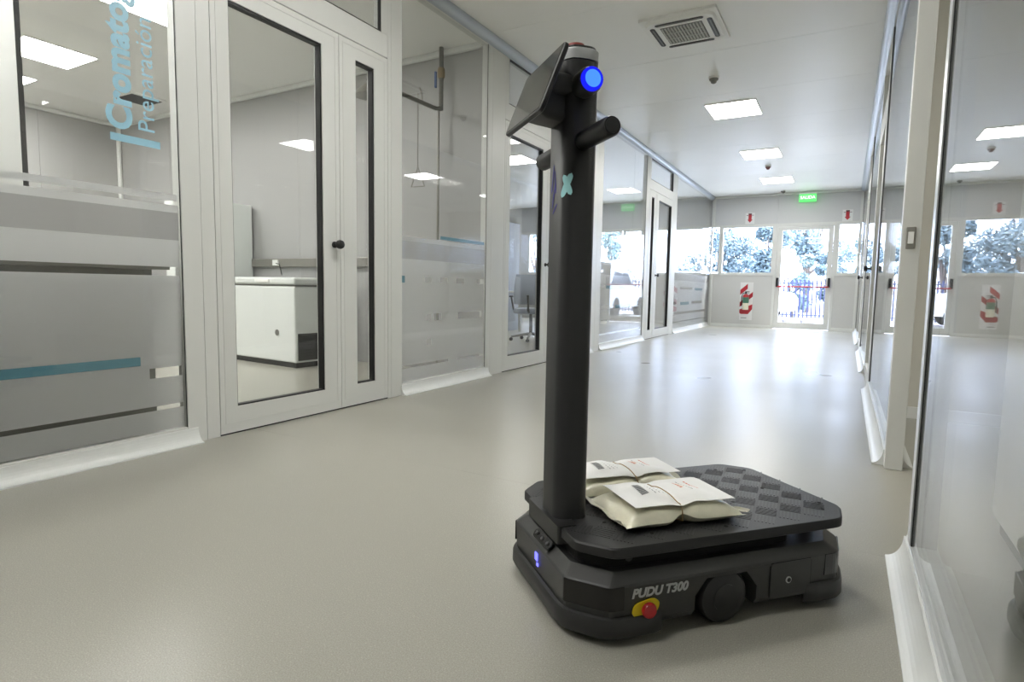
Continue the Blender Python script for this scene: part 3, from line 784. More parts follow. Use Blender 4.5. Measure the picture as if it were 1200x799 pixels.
# ================================================================== robot
RB = empty('delivery_robot', (0.953*math.cos(math.radians(48)) - 1.365*math.sin(math.radians(48)),
                              0.953*math.sin(math.radians(48)) + 1.365*math.cos(math.radians(48)), 0), math.radians(48))
tag(RB, 'black delivery robot with a tall pole, tilted screen and flat load plate', 'robot')
FX, BX, HY = -0.418, 0.395, 0.252
def ring(x0, x1, hy, c, z, r=0.011):
    return [Vector((p[0], p[1], z)) for p in smooth_poly(chamfer(x0, x1, -hy, hy, c), r, 3)]
# body: wheel cut-outs are left open on both sides
def body_ring(ins, z, c=0.078): return ring(FX+ins, BX-ins, HY-ins, c, z)
WX, WR = -0.030, 0.068
body = MB()
body.loft([body_ring(0.012, 0.034), body_ring(0.002, 0.05), body_ring(0.0, 0.134), body_ring(0.0035, 0.139), body_ring(0.026, 0.160), body_ring(0.034, 0.160)])
MB().box(WX-0.084, WX+0.091, -0.199, 0.199, 0.045, 0.13).build('wheel_well', 'black_matte', RB)
bo = body.build('chassis', 'robot_grey', RB)
# wheel-arch cut
cut = MB()
pts = [(WX-0.085, -0.01), (WX-0.085, 0.085), (WX-0.055, 0.125), (WX+0.06, 0.125), (WX+0.092, 0.085), (WX+0.092, -0.01)]
M = Matrix.Rotation(PI/2, 4, 'X')
cut.prism(pts, 0.20, 0.30, M); cut.prism(pts, -0.30, -0.20, M)
co = cut.build('cutter', 'black_matte', RB)
md = bo.modifiers.new('arch', 'BOOLEAN'); md.object = co; md.operation = 'DIFFERENCE'; md.solver = 'EXACT'
bpy.context.view_layer.update()
me2 = bpy.data.meshes.new_from_object(bo.evaluated_get(bpy.context.evaluated_depsgraph_get()))
bo.modifiers.clear(); bo.data = me2; me2.name = 'chassis'
bpy.data.objects.remove(co)
if len(me2.materials) == 0: me2.materials.append(MATS['robot_grey'])
for s_ in (-1, 1):
    wh = MB().lathe([(0.0, 0.018), (0.05, 0.018), (0.056, 0.014), (0.062, 0.014), (WR, 0.006), (WR, -0.03), (0.0, -0.03)], 28, axis='Y').build('drive_wheel', 'black_plastic', RB, smooth=True)
    wh.location = (WX, s_*0.234, WR)
    if s_ < 0: wh.rotation_euler = (0, 0, 0)
    else: wh.rotation_euler = (0, 0, PI)
    hb = MB().lathe([(0.0, 0.0), (0.034, 0.0), (0.034, 0.002), (0.030, 0.003), (0.0, 0.003)], 24, axis='Y').build('hub_cap', 'black_plastic', wh, smooth=True)
    hb.location = (0, -0.0185, 0)
for sx in (-0.31, 0.29):
    for sy in (-0.15, 0.15):
        MB().lathe([(0.0, -0.012), (0.03, -0.012), (0.03, 0.012), (0.0, 0.012)], 16, (sx, sy, 0.03), 'Y').box(sx-0.012, sx+0.012, sy-0.02, sy+0.02, 0.058, 0.07).build('caster', 'black_matte', RB)
# bumpers wrap the corners
def bumper(pts, name):
    mb = MB(); prof = [(0.001, 0.022), (0.009, 0.020), (0.013, 0.027), (0.012, 0.056), (0.008, 0.064), (0.001, 0.067)]
    rings = []
    P = [Vector(p) for p in pts]
    for i, p in enumerate(P):
        t = (P[min(i+1, len(P)-1)] - P[max(i-1, 0)]).normalized()
        n = Vector((t.y, -t.x))
        sc = (0.1, 1.0)[min(1, i, len(P)-1-i)]
        rings.append([Vector((p.x + n.x*q[0]*sc, p.y + n.y*q[0]*sc, q[1])) for q in prof])
    return mb.loft(rings).build(name, 'robot_dark', RB, smooth=True)
c = 0.078
def arc(pts, r=0.03, n=4):
    out = [pts[0]]
    for i in range(1, len(pts)-1):
        p = Vector(pts[i]); a = Vector(pts[i-1])-p; b = Vector(pts[i+1])-p
        d = min(r, a.length*.45, b.length*.45)
        pa = p+a.normalized()*d; pb = p+b.normalized()*d
        for k in range(n+1):
            t = k/n; q = (1-t)**2*pa+2*t*(1-t)*p+t*t*pb; out.append((q.x, q.y))
    out.append(pts[-1]); return out
bumper(arc([(FX+c+0.135, HY), (FX+c+0.085, HY), (FX+c, HY), (FX, HY-c), (FX, -HY+c), (FX+c, -HY), (FX+c+0.085, -HY), (FX+c+0.135, -HY)]), 'front_bumper')
bumper(arc([(BX-c-0.11, -HY), (BX-c-0.06, -HY), (BX-c, -HY), (BX, -HY+c), (BX, HY-c), (BX-c, HY), (BX-c-0.06, HY), (BX-c-0.11, HY)]), 'rear_bumper')
# dark lidar windows on the corners
def strip(pts, z0, z1, off, name, mat, par=RB):
    P = [Vector(p) for p in pts]; rings = []
    for i, p in enumerate(P):
        t = (P[min(i+1, len(P)-1)] - P[max(i-1, 0)]).normalized(); n = Vector((t.y, -t.x))
        rings.append([Vector((p.x-n.x*0.004, p.y-n.y*0.004, z0)), Vector((p.x+n.x*off, p.y+n.y*off, z0)), Vector((p.x+n.x*off, p.y+n.y*off, z1)), Vector((p.x-n.x*0.004, p.y-n.y*0.004, z1))])
    return MB().loft(rings).build(name, mat, par)
strip(arc([(FX, -HY+c+0.002), (FX, -HY+c), (FX+c, -HY), (FX+c+0.035, -HY)], 0.02), 0.082, 0.136, 0.0012, 'lidar_window', 'lidar_dark')
strip(arc([(FX+c+0.035, HY), (FX+c, HY), (FX, HY-c), (FX, HY-c-0.002)], 0.02), 0.082, 0.136, 0.0012, 'lidar_window', 'lidar_dark')
strip(arc([(BX-c-0.045, -HY), (BX-c, -HY), (BX, -HY+c), (BX, -HY+c+0.002)], 0.02), 0.082, 0.136, 0.0012, 'lidar_window', 'lidar_dark')
strip(arc([(BX, HY-c-0.002), (BX, HY-c), (BX-c, HY), (BX-c-0.045, HY)], 0.02), 0.082, 0.136, 0.0012, 'lidar_window', 'lidar_dark')
# side: lettering, emergency stop, service panel
Mside = lambda x, z, d=0.0008: Matrix.Translation((x, -HY-d, z)) @ Matrix.Rotation(PI/2, 4, 'X')
text('lettering', 'PUDU T300', 0.0295, 'text_grey', RB, Mside(-0.286, 0.1065), 0.0004, 0.0011, 0.22, 0.98, label='silver model lettering')
es = MB().prism(smooth_poly([(-0.036, -0.012), (-0.018, -0.022), (0.03, -0.012), (0.036, 0.012), (0.018, 0.022), (-0.03, 0.012)], 0.012), 0.0, 0.004, Mside(-0.250, 0.080, 0.0005)).build('emergency_stop', 'yellow', RB, label='yellow plate of the emergency stop')
MB().lathe([(0.012, 0.0), (0.012, 0.003), (0.0175, 0.004), (0.0185, 0.009), (0.016, 0.014), (0.0, 0.015)], 24, (-0.247, -HY-0.0046, 0.079), 'Y').build('red_button', 'red_plastic', es, smooth=True)
sp = MB().prism(rrect(-0.062, 0.062, -0.045, 0.045, 0.008), 0.0, 0.0022, Mside(0.163, 0.089, 0.0002)).build('service_panel', 'robot_grey', RB)
for (x0, x1, z0, z1) in ((-0.0615, 0.0615, 0.0445, 0.0465), (-0.0615, 0.0615, -0.0465, -0.0445), (-0.0645, -0.0625, -0.04, 0.04), (0.0625, 0.0645, -0.04, 0.04)):
    boxo('panel_gap', 'black_matte', sp, 0.163+x0, 0.163+x1, -HY-0.0012, -HY-0.0002, 0.089+z0, 0.089+z1)
MB().lathe([(0.0, 0.0), (0.0085, 0.0), (0.0085, 0.0015), (0.0, 0.0018)], 20, (0.155, -HY-0.0026, 0.088), 'Y').build('lock', 'text_grey', sp)
MB().lathe([(0.0, 0.0), (0.0055, 0.0), (0.0055, 0.001), (0.0, 0.0012)], 16, (0.155, -HY-0.0046, 0.088), 'Y').build('lock_core', 'black_plastic', sp)
# front: status light, sensor pod
MB().box(FX-0.003, FX-0.0006, -0.006, 0.010, 0.098, 0.118).box(FX-0.003, FX-0.0006, -0.012, -0.002, 0.086, 0.094).build('status_light', 'blue_logo', RB, label='small blue status light')
sn = MB().prism(rrect(-0.052, 0.052, -0.013, 0.013, 0.0125), 0.0, 0.006, Matrix.Translation((FX+0.0135, -0.01, 0.1555)) @ Matrix.Rotation(-PI/2, 4, 'Z') @ Matrix.Rotation(math.radians(40), 4, 'X')).build('sensor_pod', 'lidar_dark', RB)
for k in (-1, 0, 1):
    MB().lathe([(0.0, 0.0), (0.006, 0.0), (0.005, 0.003), (0.0, 0.003)], 12, (0, 0, 0)).build('lens', 'dark_plastic', sn).matrix_local = Matrix.Translation((FX+0.0135, -0.01, 0.1555)) @ Matrix.Rotation(-PI/2, 4, 'Z') @ Matrix.Rotation(math.radians(40), 4, 'X') @ Matrix.Translation((k*0.034, 0, 0.0062))
# inner lift block between chassis and plate
MB().prism(smooth_poly(chamfer(-0.375, 0.25, -0.205, 0.205, 0.06), 0.02), 0.1602, 0.1955).build('lift_block', 'black_matte', RB)
for sx, sy in ((0.32, -0.13), (0.32, 0.13)):
    MB().tube([(sx, sy, 0.1602), (sx, sy, 0.1955)], 0.018, 14).build('support', 'black_matte', RB)
MB().lathe([(0.0, 0.0), (0.009, 0.0), (0.009, 0.003), (0.0, 0.003)], 16, (-0.27, -0.2055, 0.18), 'Y').build('camera_lens', 'dark_plastic', RB)
# load plate
ZP = 0.222
plo = chamfer(-0.395, 0.40, -0.243, 0.247, 0.068)
def pring(ins, z): return [Vector((p[0], p[1], z)) for p in smooth_poly(chamfer(-0.395+ins, 0.40-ins, -0.243+ins, 0.247-ins, 0.068), 0.02, 4)]
lp = MB().loft([pring(0.004, 0.196), pring(0.0, 0.199), pring(0.0, ZP-0.004), pring(0.003, ZP)]).build('load_plate', 'plate_rubber', RB, smooth=True)
tb = MB()
for k in range(6):
    o_ = -0.0215 + 0.0086*k
    tb.box(-0.0255, 0.0255, o_-0.0019, o_+0.0019, 0.0, 0.0008)
tb0 = tb.build('tread_block', 'tread', lp)
first = True
for i in range(-6, 7):
    for j in range(-5, 6):
        for h in (0, 1):
            x, y = 0.009 + 0.08*i + 0.04*h, 0.008 + 0.08*j + 0.04*h
            if abs(x) > 0.5 or x < -0.37 or x > 0.375 or y < -0.218 or y > 0.222: continue
            if abs(x-0.0025)/1.0 + abs(y-0.002) > 0.535: continue
            if x < -0.275 and abs(y) < 0.09: continue
            c_ = tb0 if first else place(tb0, (0, 0, 0), lp)
            first = False
            c_.location = (x, y, ZP+0.0001); c_.rotation_euler = (0, 0, PI/4 if h else -PI/4)
hole = MB().lathe([(0.0, 0.0), (0.005, 0.0), (0.005, 0.0006), (0.0, 0.0006)], 12).build('screw_hole', 'black_matte', lp)
for k, (x, y) in enumerate(((-0.28, -0.10), (-0.255, -0.115), (-0.20, -0.19), (0.13, -0.07), (0.29, 0.0), (0.33, -0.18), (0.36, -0.14), (0.12, 0.19), (0.36, 0.16), (0.0, -0.205), (0.27, 0.19))):
    c_ = hole if k == 0 else place(hole, (0, 0, 0), lp)
    c_.location = (x, y, ZP+0.0014)
# pole foot bracket and pole
MB().prism(rrect(-0.404, -0.352, -0.098, 0.110, 0.006), 0.180, ZP+0.003).build('pole_foot', 'robot_dark', RB, smooth=True)
PXc = -0.347
def poling(sx, sy, z, r=0.032): return [Vector((p[0]+PXc, p[1], z)) for p in rrect(-sx, sx, -sy, sy, r, 6)]
MB().loft([poling(0.046, 0.061, ZP+0.0005), poling(0.045, 0.060, ZP+0.006), poling(0.045, 0.060, 1.335), poling(0.043, 0.058, 1.338)]).build('pole', 'robot_pole', RB, smooth=True)
cap = MB().loft([poling(0.0455, 0.0605, 1.3385), poling(0.0455, 0.0605, 1.361), poling(0.043, 0.058, 1.364)]).build('top_cap', 'text_grey', RB, smooth=True, label='light grey cap ring')
MB().loft([poling(0.042, 0.057, 1.3642, 0.03), poling(0.040, 0.055, 1.370, 0.03)]).build('cap_lid', 'robot_dark', cap)
MB().lathe([(0.026, 1.3702), (0.026, 1.380), (0.022, 1.389), (0.010, 1.394), (0.0, 1.395)], 20, (PXc, 0, 0)).build('red_button', 'cap_red', cap, smooth=True, label='dark red button on top')
# handle bars
for s_ in (-1, 1):
    ln = 0.205
    hb = MB().lathe([(0.020, 0.058), (0.0225, 0.062), (0.0225, ln-0.006), (0.0195, ln), (0.0, ln)], 24, axis='Y').build('handle_bar', 'black_plastic', RB, smooth=True)
    hb.location = (PXc, 0, 1.150)
    if s_ > 0: hb.rotation_euler = (0, 0, PI)
    cp = MB().lathe([(0.0, 0.0), (0.0165, 0.0), (0.0165, 0.002), (0.0, 0.0025)], 20, axis='Y').build('end_cap', 'dark_plastic', hb); cp.location = (0, -ln-0.0003, 0)
# side lamp / button with blue ring
hs = MB().lathe([(0.030, 0.040), (0.0305, 0.045), (0.0305, 0.098), (0.028, 0.102)], 28, axis='Y').build('lamp_housing', 'robot_pole', RB, smooth=True)
hs.location = (PXc-0.004, 0, 1.277)
rg = MB().lathe([(0.0, 0.102), (0.0265, 0.102), (0.0265, 0.110), (0.022, 0.112), (0.0, 0.112)], 28, axis='Y').build('blue_ring', 'blue_glow', hs, smooth=True, label='glowing blue ring')
MB().lathe([(0.0, 0.1122), (0.0195, 0.1122), (0.016, 0.117), (0.0, 0.119)], 28, axis='Y').build('blue_lens', 'blue_led', hs, smooth=True, label='bright blue lamp lens')
# screen
ta = math.radians(21.2)
Mt = Matrix.Translation((-0.455, 0, 1.268)) @ Matrix(((0, -math.sin(ta)*-1*-1, -math.cos(ta), 0), (1, 0, 0, 0), (0, math.cos(ta), math.sin(ta)*-1*-1, 0), (0, 0, 0, 1)))
# columns: local x -> robot y (width), local y -> up along the tablet, local z -> out of the screen
upv = Vector((math.sin(ta), 0, math.cos(ta))); nrm = Vector((-math.cos(ta), 0, math.sin(ta))); wid = Vector((0, -1, 0))
Mt = Matrix.Identity(4)
for i in range(3):
    Mt[i][0] = wid[i]; Mt[i][1] = upv[i]; Mt[i][2] = nrm[i]
Mt.translation = Vector((-0.455, 0, 1.268))
SW, SH = 0.125, 0.083
tbt = MB().loft([[Mt @ Vector((p[0], p[1], z)) for p in rrect(-SW+i_, SW-i_, -SH+i_, SH-i_, 0.012)] for z, i_ in ((-0.013, 0.004), (-0.010, 0.0), (-0.002, 0.0), (0.0, 0.002))]).build('screen_body', 'black_plastic', RB, smooth=True)
MB().prism(rrect(-SW+0.006, SW-0.006, -SH+0.006, SH-0.006, 0.008), 0.0002, 0.0012, Mt).build('screen_glass', 'screen', tbt)
MB().box(-SW+0.008, SW-0.008, 0.0, 0.0, 0, 0) if False else None
# screen arm
MB().tube([(PXc-0.02, -0.034, 1.280), (-0.423, -0.034, 1.280)], 0.027, 16).build('hinge_housing', 'robot_pole', RB, smooth=True)
r0 = [Mt @ Vector((p[0], p[1], -0.0132)) for p in rrect(-0.06, 0.06, -0.055, 0.035, 0.015)]
r1 = [Mt @ Vector((p[0], p[1]-0.004, -0.045)) for p in rrect(-0.045, 0.045, -0.05, 0.03, 0.015)]
r2 = [Vector((PXc-0.040, p[0], 1.235+p[1])) for p in rrect(-0.042, 0.042, -0.05, 0.03, 0.015)]
r2 = [Vector((PXc-0.040, -p[0], 1.245+p[1])) for p in rrect(-0.042, 0.042, -0.05, 0.03, 0.015)]
MB().loft([r0, r1, r2]).build('screen_mount', 'robot_dark', RB, smooth=True)
# mark on the pole: light blue cross and violet print
def leafshape(L_, w_): return [(L_*math.cos(2*PI*k/14)/2*1.0, w_*math.sin(2*PI*k/14)/2) for k in range(14)]
def on_pole(sx, z, off=0.0004):
    # sx = arc length along the pole surface from the middle of its near front corner (+ towards the side face)
    rr = 0.032; q = rr*PI/4; ccx, ccy = PXc-0.045+rr, -0.060+rr
    if sx < -q: return Vector((PXc-0.045-off, ccy + (-sx-q), z))
    if sx > q: return Vector((ccx + (sx-q), -0.060-off, z))
    a = math.radians(225) + sx/rr
    return Vector((ccx + (rr+off)*math.cos(a), ccy + (rr+off)*math.sin(a), z))
def pole_leaf(mb, s0, z0, ang, L_, w_):
    ca, sa = math.cos(math.radians(ang)), math.sin(math.radians(ang)); n = 12
    L2 = [(-1+2*k/n) for k in range(n+1)]
    up_, lo_ = [], []
    for t in L2:
        hw = w_/2*math.sqrt(max(0.0, 1-t**4))
        up_.append((s0 + t*L_/2*ca - hw*sa, z0 + t*L_/2*sa + hw*ca)); lo_.append((s0 + t*L_/2*ca + hw*sa, z0 + t*L_/2*sa - hw*ca))
    for k in range(n):
        for off, flip in ((0.0011, 0), (0.0005, 1)):
            q = [on_pole(*up_[k], off), on_pole(*up_[k+1], off), on_pole(*lo_[k+1], off), on_pole(*lo_[k], off)]
            mb.quad(*(q[::-1] if flip else q))
xm = MB()
pole_leaf(xm, -0.001, 1.046, 66, 0.062, 0.015); pole_leaf(xm, 0.001, 1.047, 112, 0.052, 0.014)
xm.build('blue_cross', 'light_blue', RB, label='pale blue leaf cross mark on the pole')
vp = MB()
for s0, z0, a, L_, w_ in ((-0.066, 1.07, 80, 0.07, 0.006), (-0.05, 1.06, 100, 0.06, 0.006), (-0.058, 1.03, 75, 0.07, 0.006), (-0.05, 0.995, 40, 0.035, 0.005)): pole_leaf(vp, s0, z0, a, L_, w_)
vp.build('violet_print', 'violet_print', RB, label='faint violet print on the pole front')

# ================================================================== packages on the plate
RM = RB.matrix_basis.copy()
RM = Matrix.Translation(RB.location) @ Matrix.Rotation(math.radians(48), 4, 'Z')
def package(cx, cy, rz, Lx, Ly, H, seed, label, paper_off=(0.0, 0.0), paper=(0.28, 0.19), band_x=0.0):
    rnd = random.Random(seed)
    c = RM @ Vector((cx, cy, ZP+0.0014))
    t = tag(empty('sample_bag', c, math.radians(48)+rz), label, 'bag', 'bags with paper sheets on the robot plate')
    nx, ny = 30, 20
    ph = [rnd.uniform(0, 6.28) for _ in range(8)]
    def height(u, v):
        e = (max(0, 1-abs(u)**4.5) * max(0, 1-abs(v)**3.6))**0.55
        pinch = 1 - (0.14 + 0.40*abs(v)**3)*math.exp(-((u-2*band_x/Lx)/0.13)**2)
        wob = 1 + 0.08*math.sin(4*u+ph[0]+2*v) + 0.05*math.sin(9*u+ph[1])*math.sin(5*v+ph[2])
        return H*e*pinch*wob
    def outline(u, v):
        x = u*Lx/2; y = v*Ly/2
        y *= 1 - 0.15*math.exp(-((u-2*band_x/Lx)/0.17)**2) + 0.015*math.sin(7*u+ph[3])
        x *= 1 + 0.02*math.sin(5*v+ph[4])
        # pulled-out seam corners
        x += 0.014*math.copysign(1, u)*abs(u)**6*abs(v)**6; y += 0.008*math.copysign(1, v)*abs(u)**6*abs(v)**6
        return x, y
    mb = MB(); G = {}
    for side in (1, 0):
        for i in range(nx+1):
            for j in range(ny+1):
                u = -1+2*i/nx; v = -1+2*j/ny
                x, y = outline(u, v); h_ = height(u, v)
                edge = i in (0, nx) or j in (0, ny)
                zbase = 0.006 + 0.010*abs(v)**3 + 0.012*abs(v)**3*math.exp(-((u-2*band_x/Lx)/0.16)**2)
                z = zbase + h_ if side else max(0.0002, zbase - 0.35*h_ if not edge else zbase)
                if edge and side == 0: G[(0, i, j)] = G[(1, i, j)]; continue
                G[(side, i, j)] = mb.bm.verts.new((x, y, z))
    for side in (1, 0):
        for i in range(nx):
            for j in range(ny):
                q = [G[(side, i, j)], G[(side, i+1, j)], G[(side, i+1, j+1)], G[(side, i, j+1)]]
                mb.bm.faces.new(q if side else q[::-1])
    mb.build('pouch', 'powder', t, smooth=True, label='clear pouch filled with cream powder')
    # crimped clear end seams
    for s_ in (-1, 1):
        em = MB(); rows = []
        for k in range(3):
            rw = []
            for j in range(13):
                v = -1+2*j/12; x, y = outline(s_, v*0.97)
                rw.append((x + s_*(0.001+0.014*k/2 + (0.006*math.sin(3.1*v+ph[5]) if k == 2 else 0)), y, 0.012 + 0.010*abs(v)**3 + 0.004*math.sin(6*v+ph[6])*k/2 + (0.004 if k == 2 else 0)))
            rows.append(rw)
        for th in (0, 1):
            pass
        vs = [[em.bm.verts.new(p) for p in rw] for rw in rows]
        vb = [[em.bm.verts.new((p[0], p[1], p[2]-0.0012)) for p in rw] for rw in rows]
        for k in range(2):
            for j in range(12):
                em.bm.faces.new((vs[k][j], vs[k][j+1], vs[k+1][j+1], vs[k+1][j]))
                em.bm.faces.new((vb[k][j], vb[k+1][j], vb[k+1][j+1], vb[k][j+1]))
        for j in range(12):
            em.bm.faces.new((vs[2][j], vs[2][j+1], vb[2][j+1], vb[2][j])); em.bm.faces.new((vs[0][j], vb[0][j], vb[0][j+1], vs[0][j+1]))
        em.build('end_seam', 'clear_bag', t, smooth=True, label='clear plastic end seam')
    # paper sheet bent over the bag
    px, py = paper; ox, oy = paper_off
    pm = MB(); n1, n2 = 28, 14; top = []; bot = []
    def pz(x, y):
        u = max(-1, min(1, x/(Lx/2))); v = max(-1, min(1, y/(Ly/2)))
        uu = max(-0.82, min(0.82, u)); vv = max(-0.70, min(0.70, v))
        hmax = max(height(uu, vv), 0.86*H*(1-0.16*math.exp(-((u-2*band_x/Lx)/0.13)**2)))
        return 0.0160 + hmax*1.03 - 0.10*max(0, abs(v)-0.75)*0.12 - 0.12*max(0, u-0.9)*0.3
    for i in range(n1+1):
        a, b = [], []
        for j in range(n2+1):
            x = ox - px/2 + px*i/n1; y = oy - py/2 + py*j/n2
            z = pz(x, y)
            a.append(pm.bm.verts.new((x, y, z))); b.append(pm.bm.verts.new((x, y, z-0.0008)))
        top.append(a); bot.append(b)
    for i in range(n1):
        for j in range(n2):
            pm.bm.faces.new((top[i][j], top[i+1][j], top[i+1][j+1], top[i][j+1])); pm.bm.faces.new((bot[i][j], bot[i][j+1], bot[i+1][j+1], bot[i+1][j]))
    for i in range(n1):
        pm.bm.faces.new((top[i][0], bot[i][0], bot[i+1][0], top[i+1][0])); pm.bm.faces.new((top[i][n2], top[i+1][n2], bot[i+1][n2], bot[i][n2]))
    for j in range(n2):
        pm.bm.faces.new((top[0][j], top[0][j+1], bot[0][j+1], bot[0][j])); pm.bm.faces.new((top[n1][j], bot[n1][j], bot[n1][j+1], top[n1][j+1]))
    ps = pm.build('paper_sheet', 'paper', t, smooth=True, label='white printed paper sheet')
    def patch(mb_, x0, x1, y0, y1, sub=3):
        for i in range(sub):
            for j in range(sub):
                xa, xb = x0+(x1-x0)*i/sub, x0+(x1-x0)*(i+1)/sub; ya, yb = y0+(y1-y0)*j/sub, y0+(y1-y0)*(j+1)/sub
                mb_.quad(*[(x, y, pz(x, y)+0.0014) for x, y in ((xa, ya), (xb, ya), (xb, yb), (xa, yb))])
    bc = MB()
    for k in range(9): patch(bc, ox-0.085, ox-0.065, oy-0.02+0.0068*k, oy-0.02+0.0068*k+0.0045, 2)
    bc.build('barcode', 'print_grey', ps)
    ln = MB()
    for k in range(3):
        for q in range(5): patch(ln, ox-0.052+0.011*k, ox-0.050+0.011*k, oy-0.03+0.014*q, oy-0.03+0.014*q+0.010-0.002*(k+q) % 3, 1)
    ln.build('printed_lines', 'print_grey', ps)
    rd = MB()
    for q in range(6): patch(rd, ox+0.078, ox+0.083, oy-0.02+0.012*q, oy-0.02+0.012*q+0.009, 1)
    for q in range(4): patch(rd, ox+0.034, ox+0.040, oy-0.01+0.012*q, oy-0.01+0.012*q+0.009, 1)
    rd.build('red_print', 'print_red', ps)
    og = MB()
    for q in range(3): patch(og, ox+0.042, ox+0.046, oy-0.005+0.012*q, oy+0.004+0.012*q, 1)
    og.build('orange_print', 'print_orange', ps)
    g2 = MB()
    for q in range(7): patch(g2, ox+0.056, ox+0.0585, oy-0.03+0.012*q, oy-0.021+0.012*q, 1)
    g2.build('printed_lines', 'print_grey', ps)
    # rubber band round the middle
    pts = []
    y0, y1 = -Ly/2*0.86, Ly/2*0.86
    for k in range(17):
        y = y0+(y1-y0)*k/16
        pts.append((band_x, y, (pz(band_x, y)+0.0012) if abs(y-oy) < py/2+0.004 else 0.0175+height(2*band_x/Lx, y/(Ly/2))))
    loop = pts + [(band_x, y1+0.002, 0.012), (band_x, y1-0.03, 0.0035), (band_x, y0+0.03, 0.0035), (band_x, y0-0.002, 0.012), pts[0]]
    MB().tube(loop, 0.0014, 6).build('rubber_band', 'rubber_band', t, smooth=True)
    return t
package(-0.094, -0.084, math.radians(-1), 0.32, 0.195, 0.043, 3, 'front powder bag with printed paper sheet nearer the plate edge', (0.008, 0.010), (0.285, 0.178), -0.006)
package(-0.105, 0.128, math.radians(-2), 0.34, 0.195, 0.043, 8, 'rear powder bag with paper sheet half hidden by the pole', (0.004, 0.012), (0.30, 0.150), 0.01)

# ================================================================== outdoors
gd = struct(boxo('ground_outside', 'concrete', None, -40, 40, YF+0.26, 70, -0.16, -0.06), 'pale concrete yard outside')
def tree(x, y, h, rw, nleaf, mat, label, seed, trunk_r=0.14, low=0.3):
    rnd = random.Random(seed)
    t = tag(empty('tree', (x, y, -0.06)), label, 'tree')
    mb = MB()
    top = Vector((rnd.uniform(-.3, .3), rnd.uniform(-.3, .3), h*0.6))
    mb.tube([(0, 0, 0), (top.x*.4, top.y*.4, h*0.3), tuple(top)], [trunk_r, trunk_r*.8, trunk_r*.5], 8)
    blobs = []
    for k in range(9):
        a = rnd.uniform(0, 6.28); rr = rw*rnd.uniform(0.25, 0.75); z = h*rnd.uniform(low+0.05, 0.95)
        p = Vector((rr*math.cos(a), rr*math.sin(a), z)); blobs.append((p, rw*rnd.uniform(0.28, 0.5)))
        mb.tube([(top.x*.4, top.y*.4, h*0.25), tuple((p+Vector((0, 0, h*0.3)))*0.5), tuple(p)], [trunk_r*.45, trunk_r*.3, trunk_r*.12], 5)
    mb.build('trunk', 'bark', t)
    lm = MB()
    for k in range(int(nleaf*1.8)):
        p, r = rnd.choice(blobs)
        d = Vector((rnd.gauss(0, 1), rnd.gauss(0, 1), rnd.gauss(0, 0.8))).normalized()*r*rnd.random()**0.4
        c = p+d; s_ = rnd.uniform(0.06, 0.115)
        a = Vector((rnd.gauss(0, 1), rnd.gauss(0, 1), rnd.gauss(0, 1))).normalized(); b = a.orthogonal().normalized()
        v0 = lm.bm.verts.new(c - a*s_); v1 = lm.bm.verts.new(c + b*s_*0.5); v2 = lm.bm.verts.new(c + a*s_); v3 = lm.bm.verts.new(c - b*s_*0.5)
        lm.bm.faces.new((v0, v1, v2, v3))
    bm = lm.bm
    me = bpy.data.meshes.new('foliage'); bm.to_mesh(me); bm.free(); me.materials.append(MATS[mat])
    fo = bpy.data.objects.new('foliage', me); COL.objects.link(fo); fo.parent = t
    return t
tree(-4.9, 27.5, 5.6, 2.0, 3800, 'leaf_a', 'dense tree filling the left of the wide end window', 1, low=0.06)
tree(-2.55, 24.4, 3.6, 0.95, 2200, 'leaf_a', 'tree between the wide end window and the exit door', 2, low=0.06)
tree(-1.5, 28.6, 6.4, 1.9, 2600, 'leaf_a', 'sparse branching tree seen through the exit door', 3, 0.16, low=0.15)
tree(0.85, 24.8, 3.0, 0.9, 1500, 'leaf_b', 'low light tree seen through the right end window', 4, low=0.06)
tree(-9.3, 25.5, 4.8, 1.6, 2600, 'leaf_b', 'tree outside the windows of the left rooms', 5, low=0.06)
tree(-14.0, 27.0, 5.0, 2.0, 2000, 'leaf_a', 'tree farthest left beyond the yard', 6, low=0.06)
tree(4.6, 27.0, 4.8, 2.0, 1800, 'leaf_a', 'tree outside the windows of the right rooms', 7, low=0.06)
for k, (x, y, lb) in enumerate(((-3.6, 23.3, 'low shrub behind the fence below the wide end window'), (-1.6, 22.5, 'low shrub behind the fence at the left of the exit door view'), (-0.6, 22.6, 'low shrub behind the fence at the right of the exit door view'))):
    sb = tree(x, y, 2.3, 0.62, 900, 'leaf_a' if k != 1 else 'leaf_b', lb, 20+k, 0.05, low=0.05)
    sb['category'] = 'shrub'; sb.name = 'garden_shrub'
fn = tag(empty('yard_fence', (-12, 21.3, -0.06)), 'blue-grey steel bar fence across the yard outside the exit', 'fence')
for z in (0.12, 1.15): boxo('rail', 'fence_blue', fn, 0, 20, -0.015, 0.015, z, z+0.04)
pk = MB().box(-0.024, 0.024, -0.008, 0.008, 0.05, 1.28).build('picket', 'fence_blue', fn)
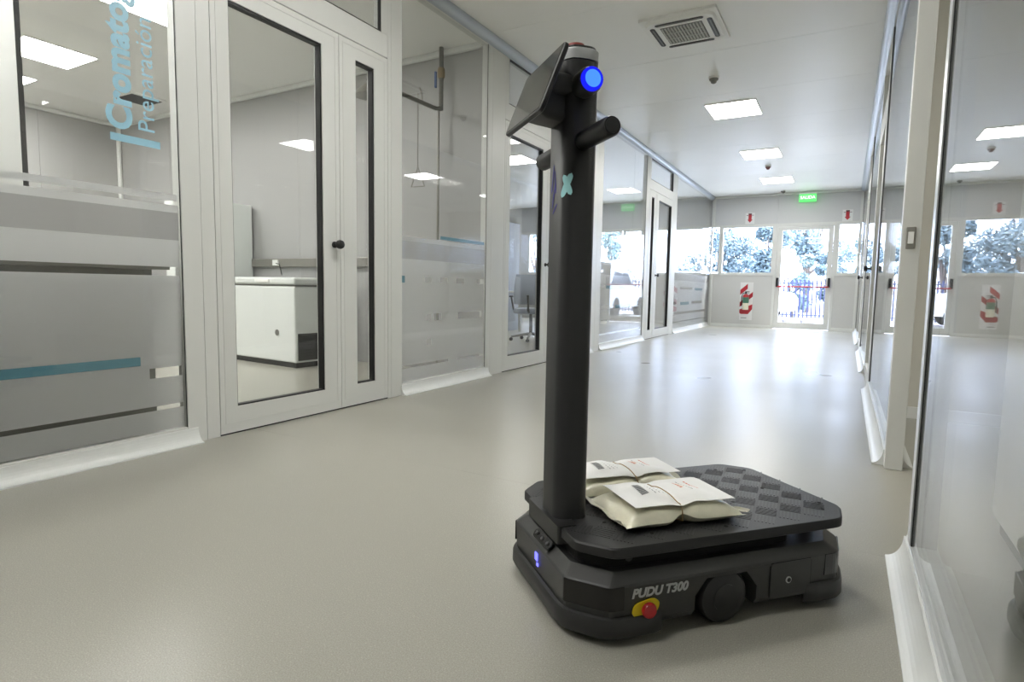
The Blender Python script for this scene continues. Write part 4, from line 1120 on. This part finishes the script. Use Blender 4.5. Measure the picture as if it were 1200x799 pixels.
for k in range(167):
    c_ = pk if k == 0 else place(pk, (0, 0, 0), fn)
    c_.location = (0.12*k, 0, 0)
def car(x, y, rz, mat, label):
    t = tag(empty('parked_car', (x, y, -0.06), rz), label, 'car')
    M = Matrix.Rotation(PI/2, 4, 'X')
    low = [(-2.1, 0.32), (2.1, 0.32), (2.15, 0.62), (2.0, 0.86), (1.1, 0.95), (-1.95, 1.0), (-2.15, 0.75)]
    MB().prism(smooth_poly(low, 0.12), -0.85, 0.85, M).build('body', mat, t, smooth=True)
    cab = [(-1.75, 1.0), (0.95, 0.955), (0.25, 1.44), (-1.25, 1.47)]
    MB().prism(smooth_poly(cab, 0.12), -0.74, 0.74, M).build('cabin', mat, t, smooth=True)
    for s_ in (-1, 1):
        for q in ([(-1.5, 1.04), (-0.42, 1.03), (-0.42, 1.38), (-1.18, 1.40)], [(-0.36, 1.03), (0.70, 1.01), (0.18, 1.38), (-0.36, 1.38)]):
            MB().prism(q, s_*0.741, s_*0.748, M).build('window', 'car_glass', t)
        for wx in (-1.3, 1.35):
            wo = MB().lathe([(0.0, 0), (0.20, 0.0), (0.31, -0.01), (0.31, -0.18), (0.0, -0.18)], 20, (wx, -0.87, 0.31), 'Y').build('wheel', 'tyre', t) if s_ < 0 else MB().lathe([(0.0, 0), (0.31, 0.0), (0.31, -0.18), (0.0, -0.18)], 20, (wx, 0.69, 0.31), 'Y').build('wheel', 'tyre', t)
    return t
car(-3.4, 19.2, math.radians(0), 'car_white', 'white car parked outside left of the exit door')
car(1.35, 18.4, math.radians(88), 'car_white', 'white car edge parked outside right of the exit door')
pl = tag(empty('timber_pallet', (-1.42, 17.4, -0.06), math.radians(8)), 'grey timber pallet leaning on the ground outside the exit door', 'pallet')
for k in range(5): boxo('board', 'timber', pl, -0.5, 0.5, -0.25+0.11*k, -0.17+0.11*k, 0.12, 0.14)
for k in (-0.45, 0, 0.45): boxo('bearer', 'timber', pl, k-0.04, k+0.04, -0.25, 0.27, 0.0, 0.119)
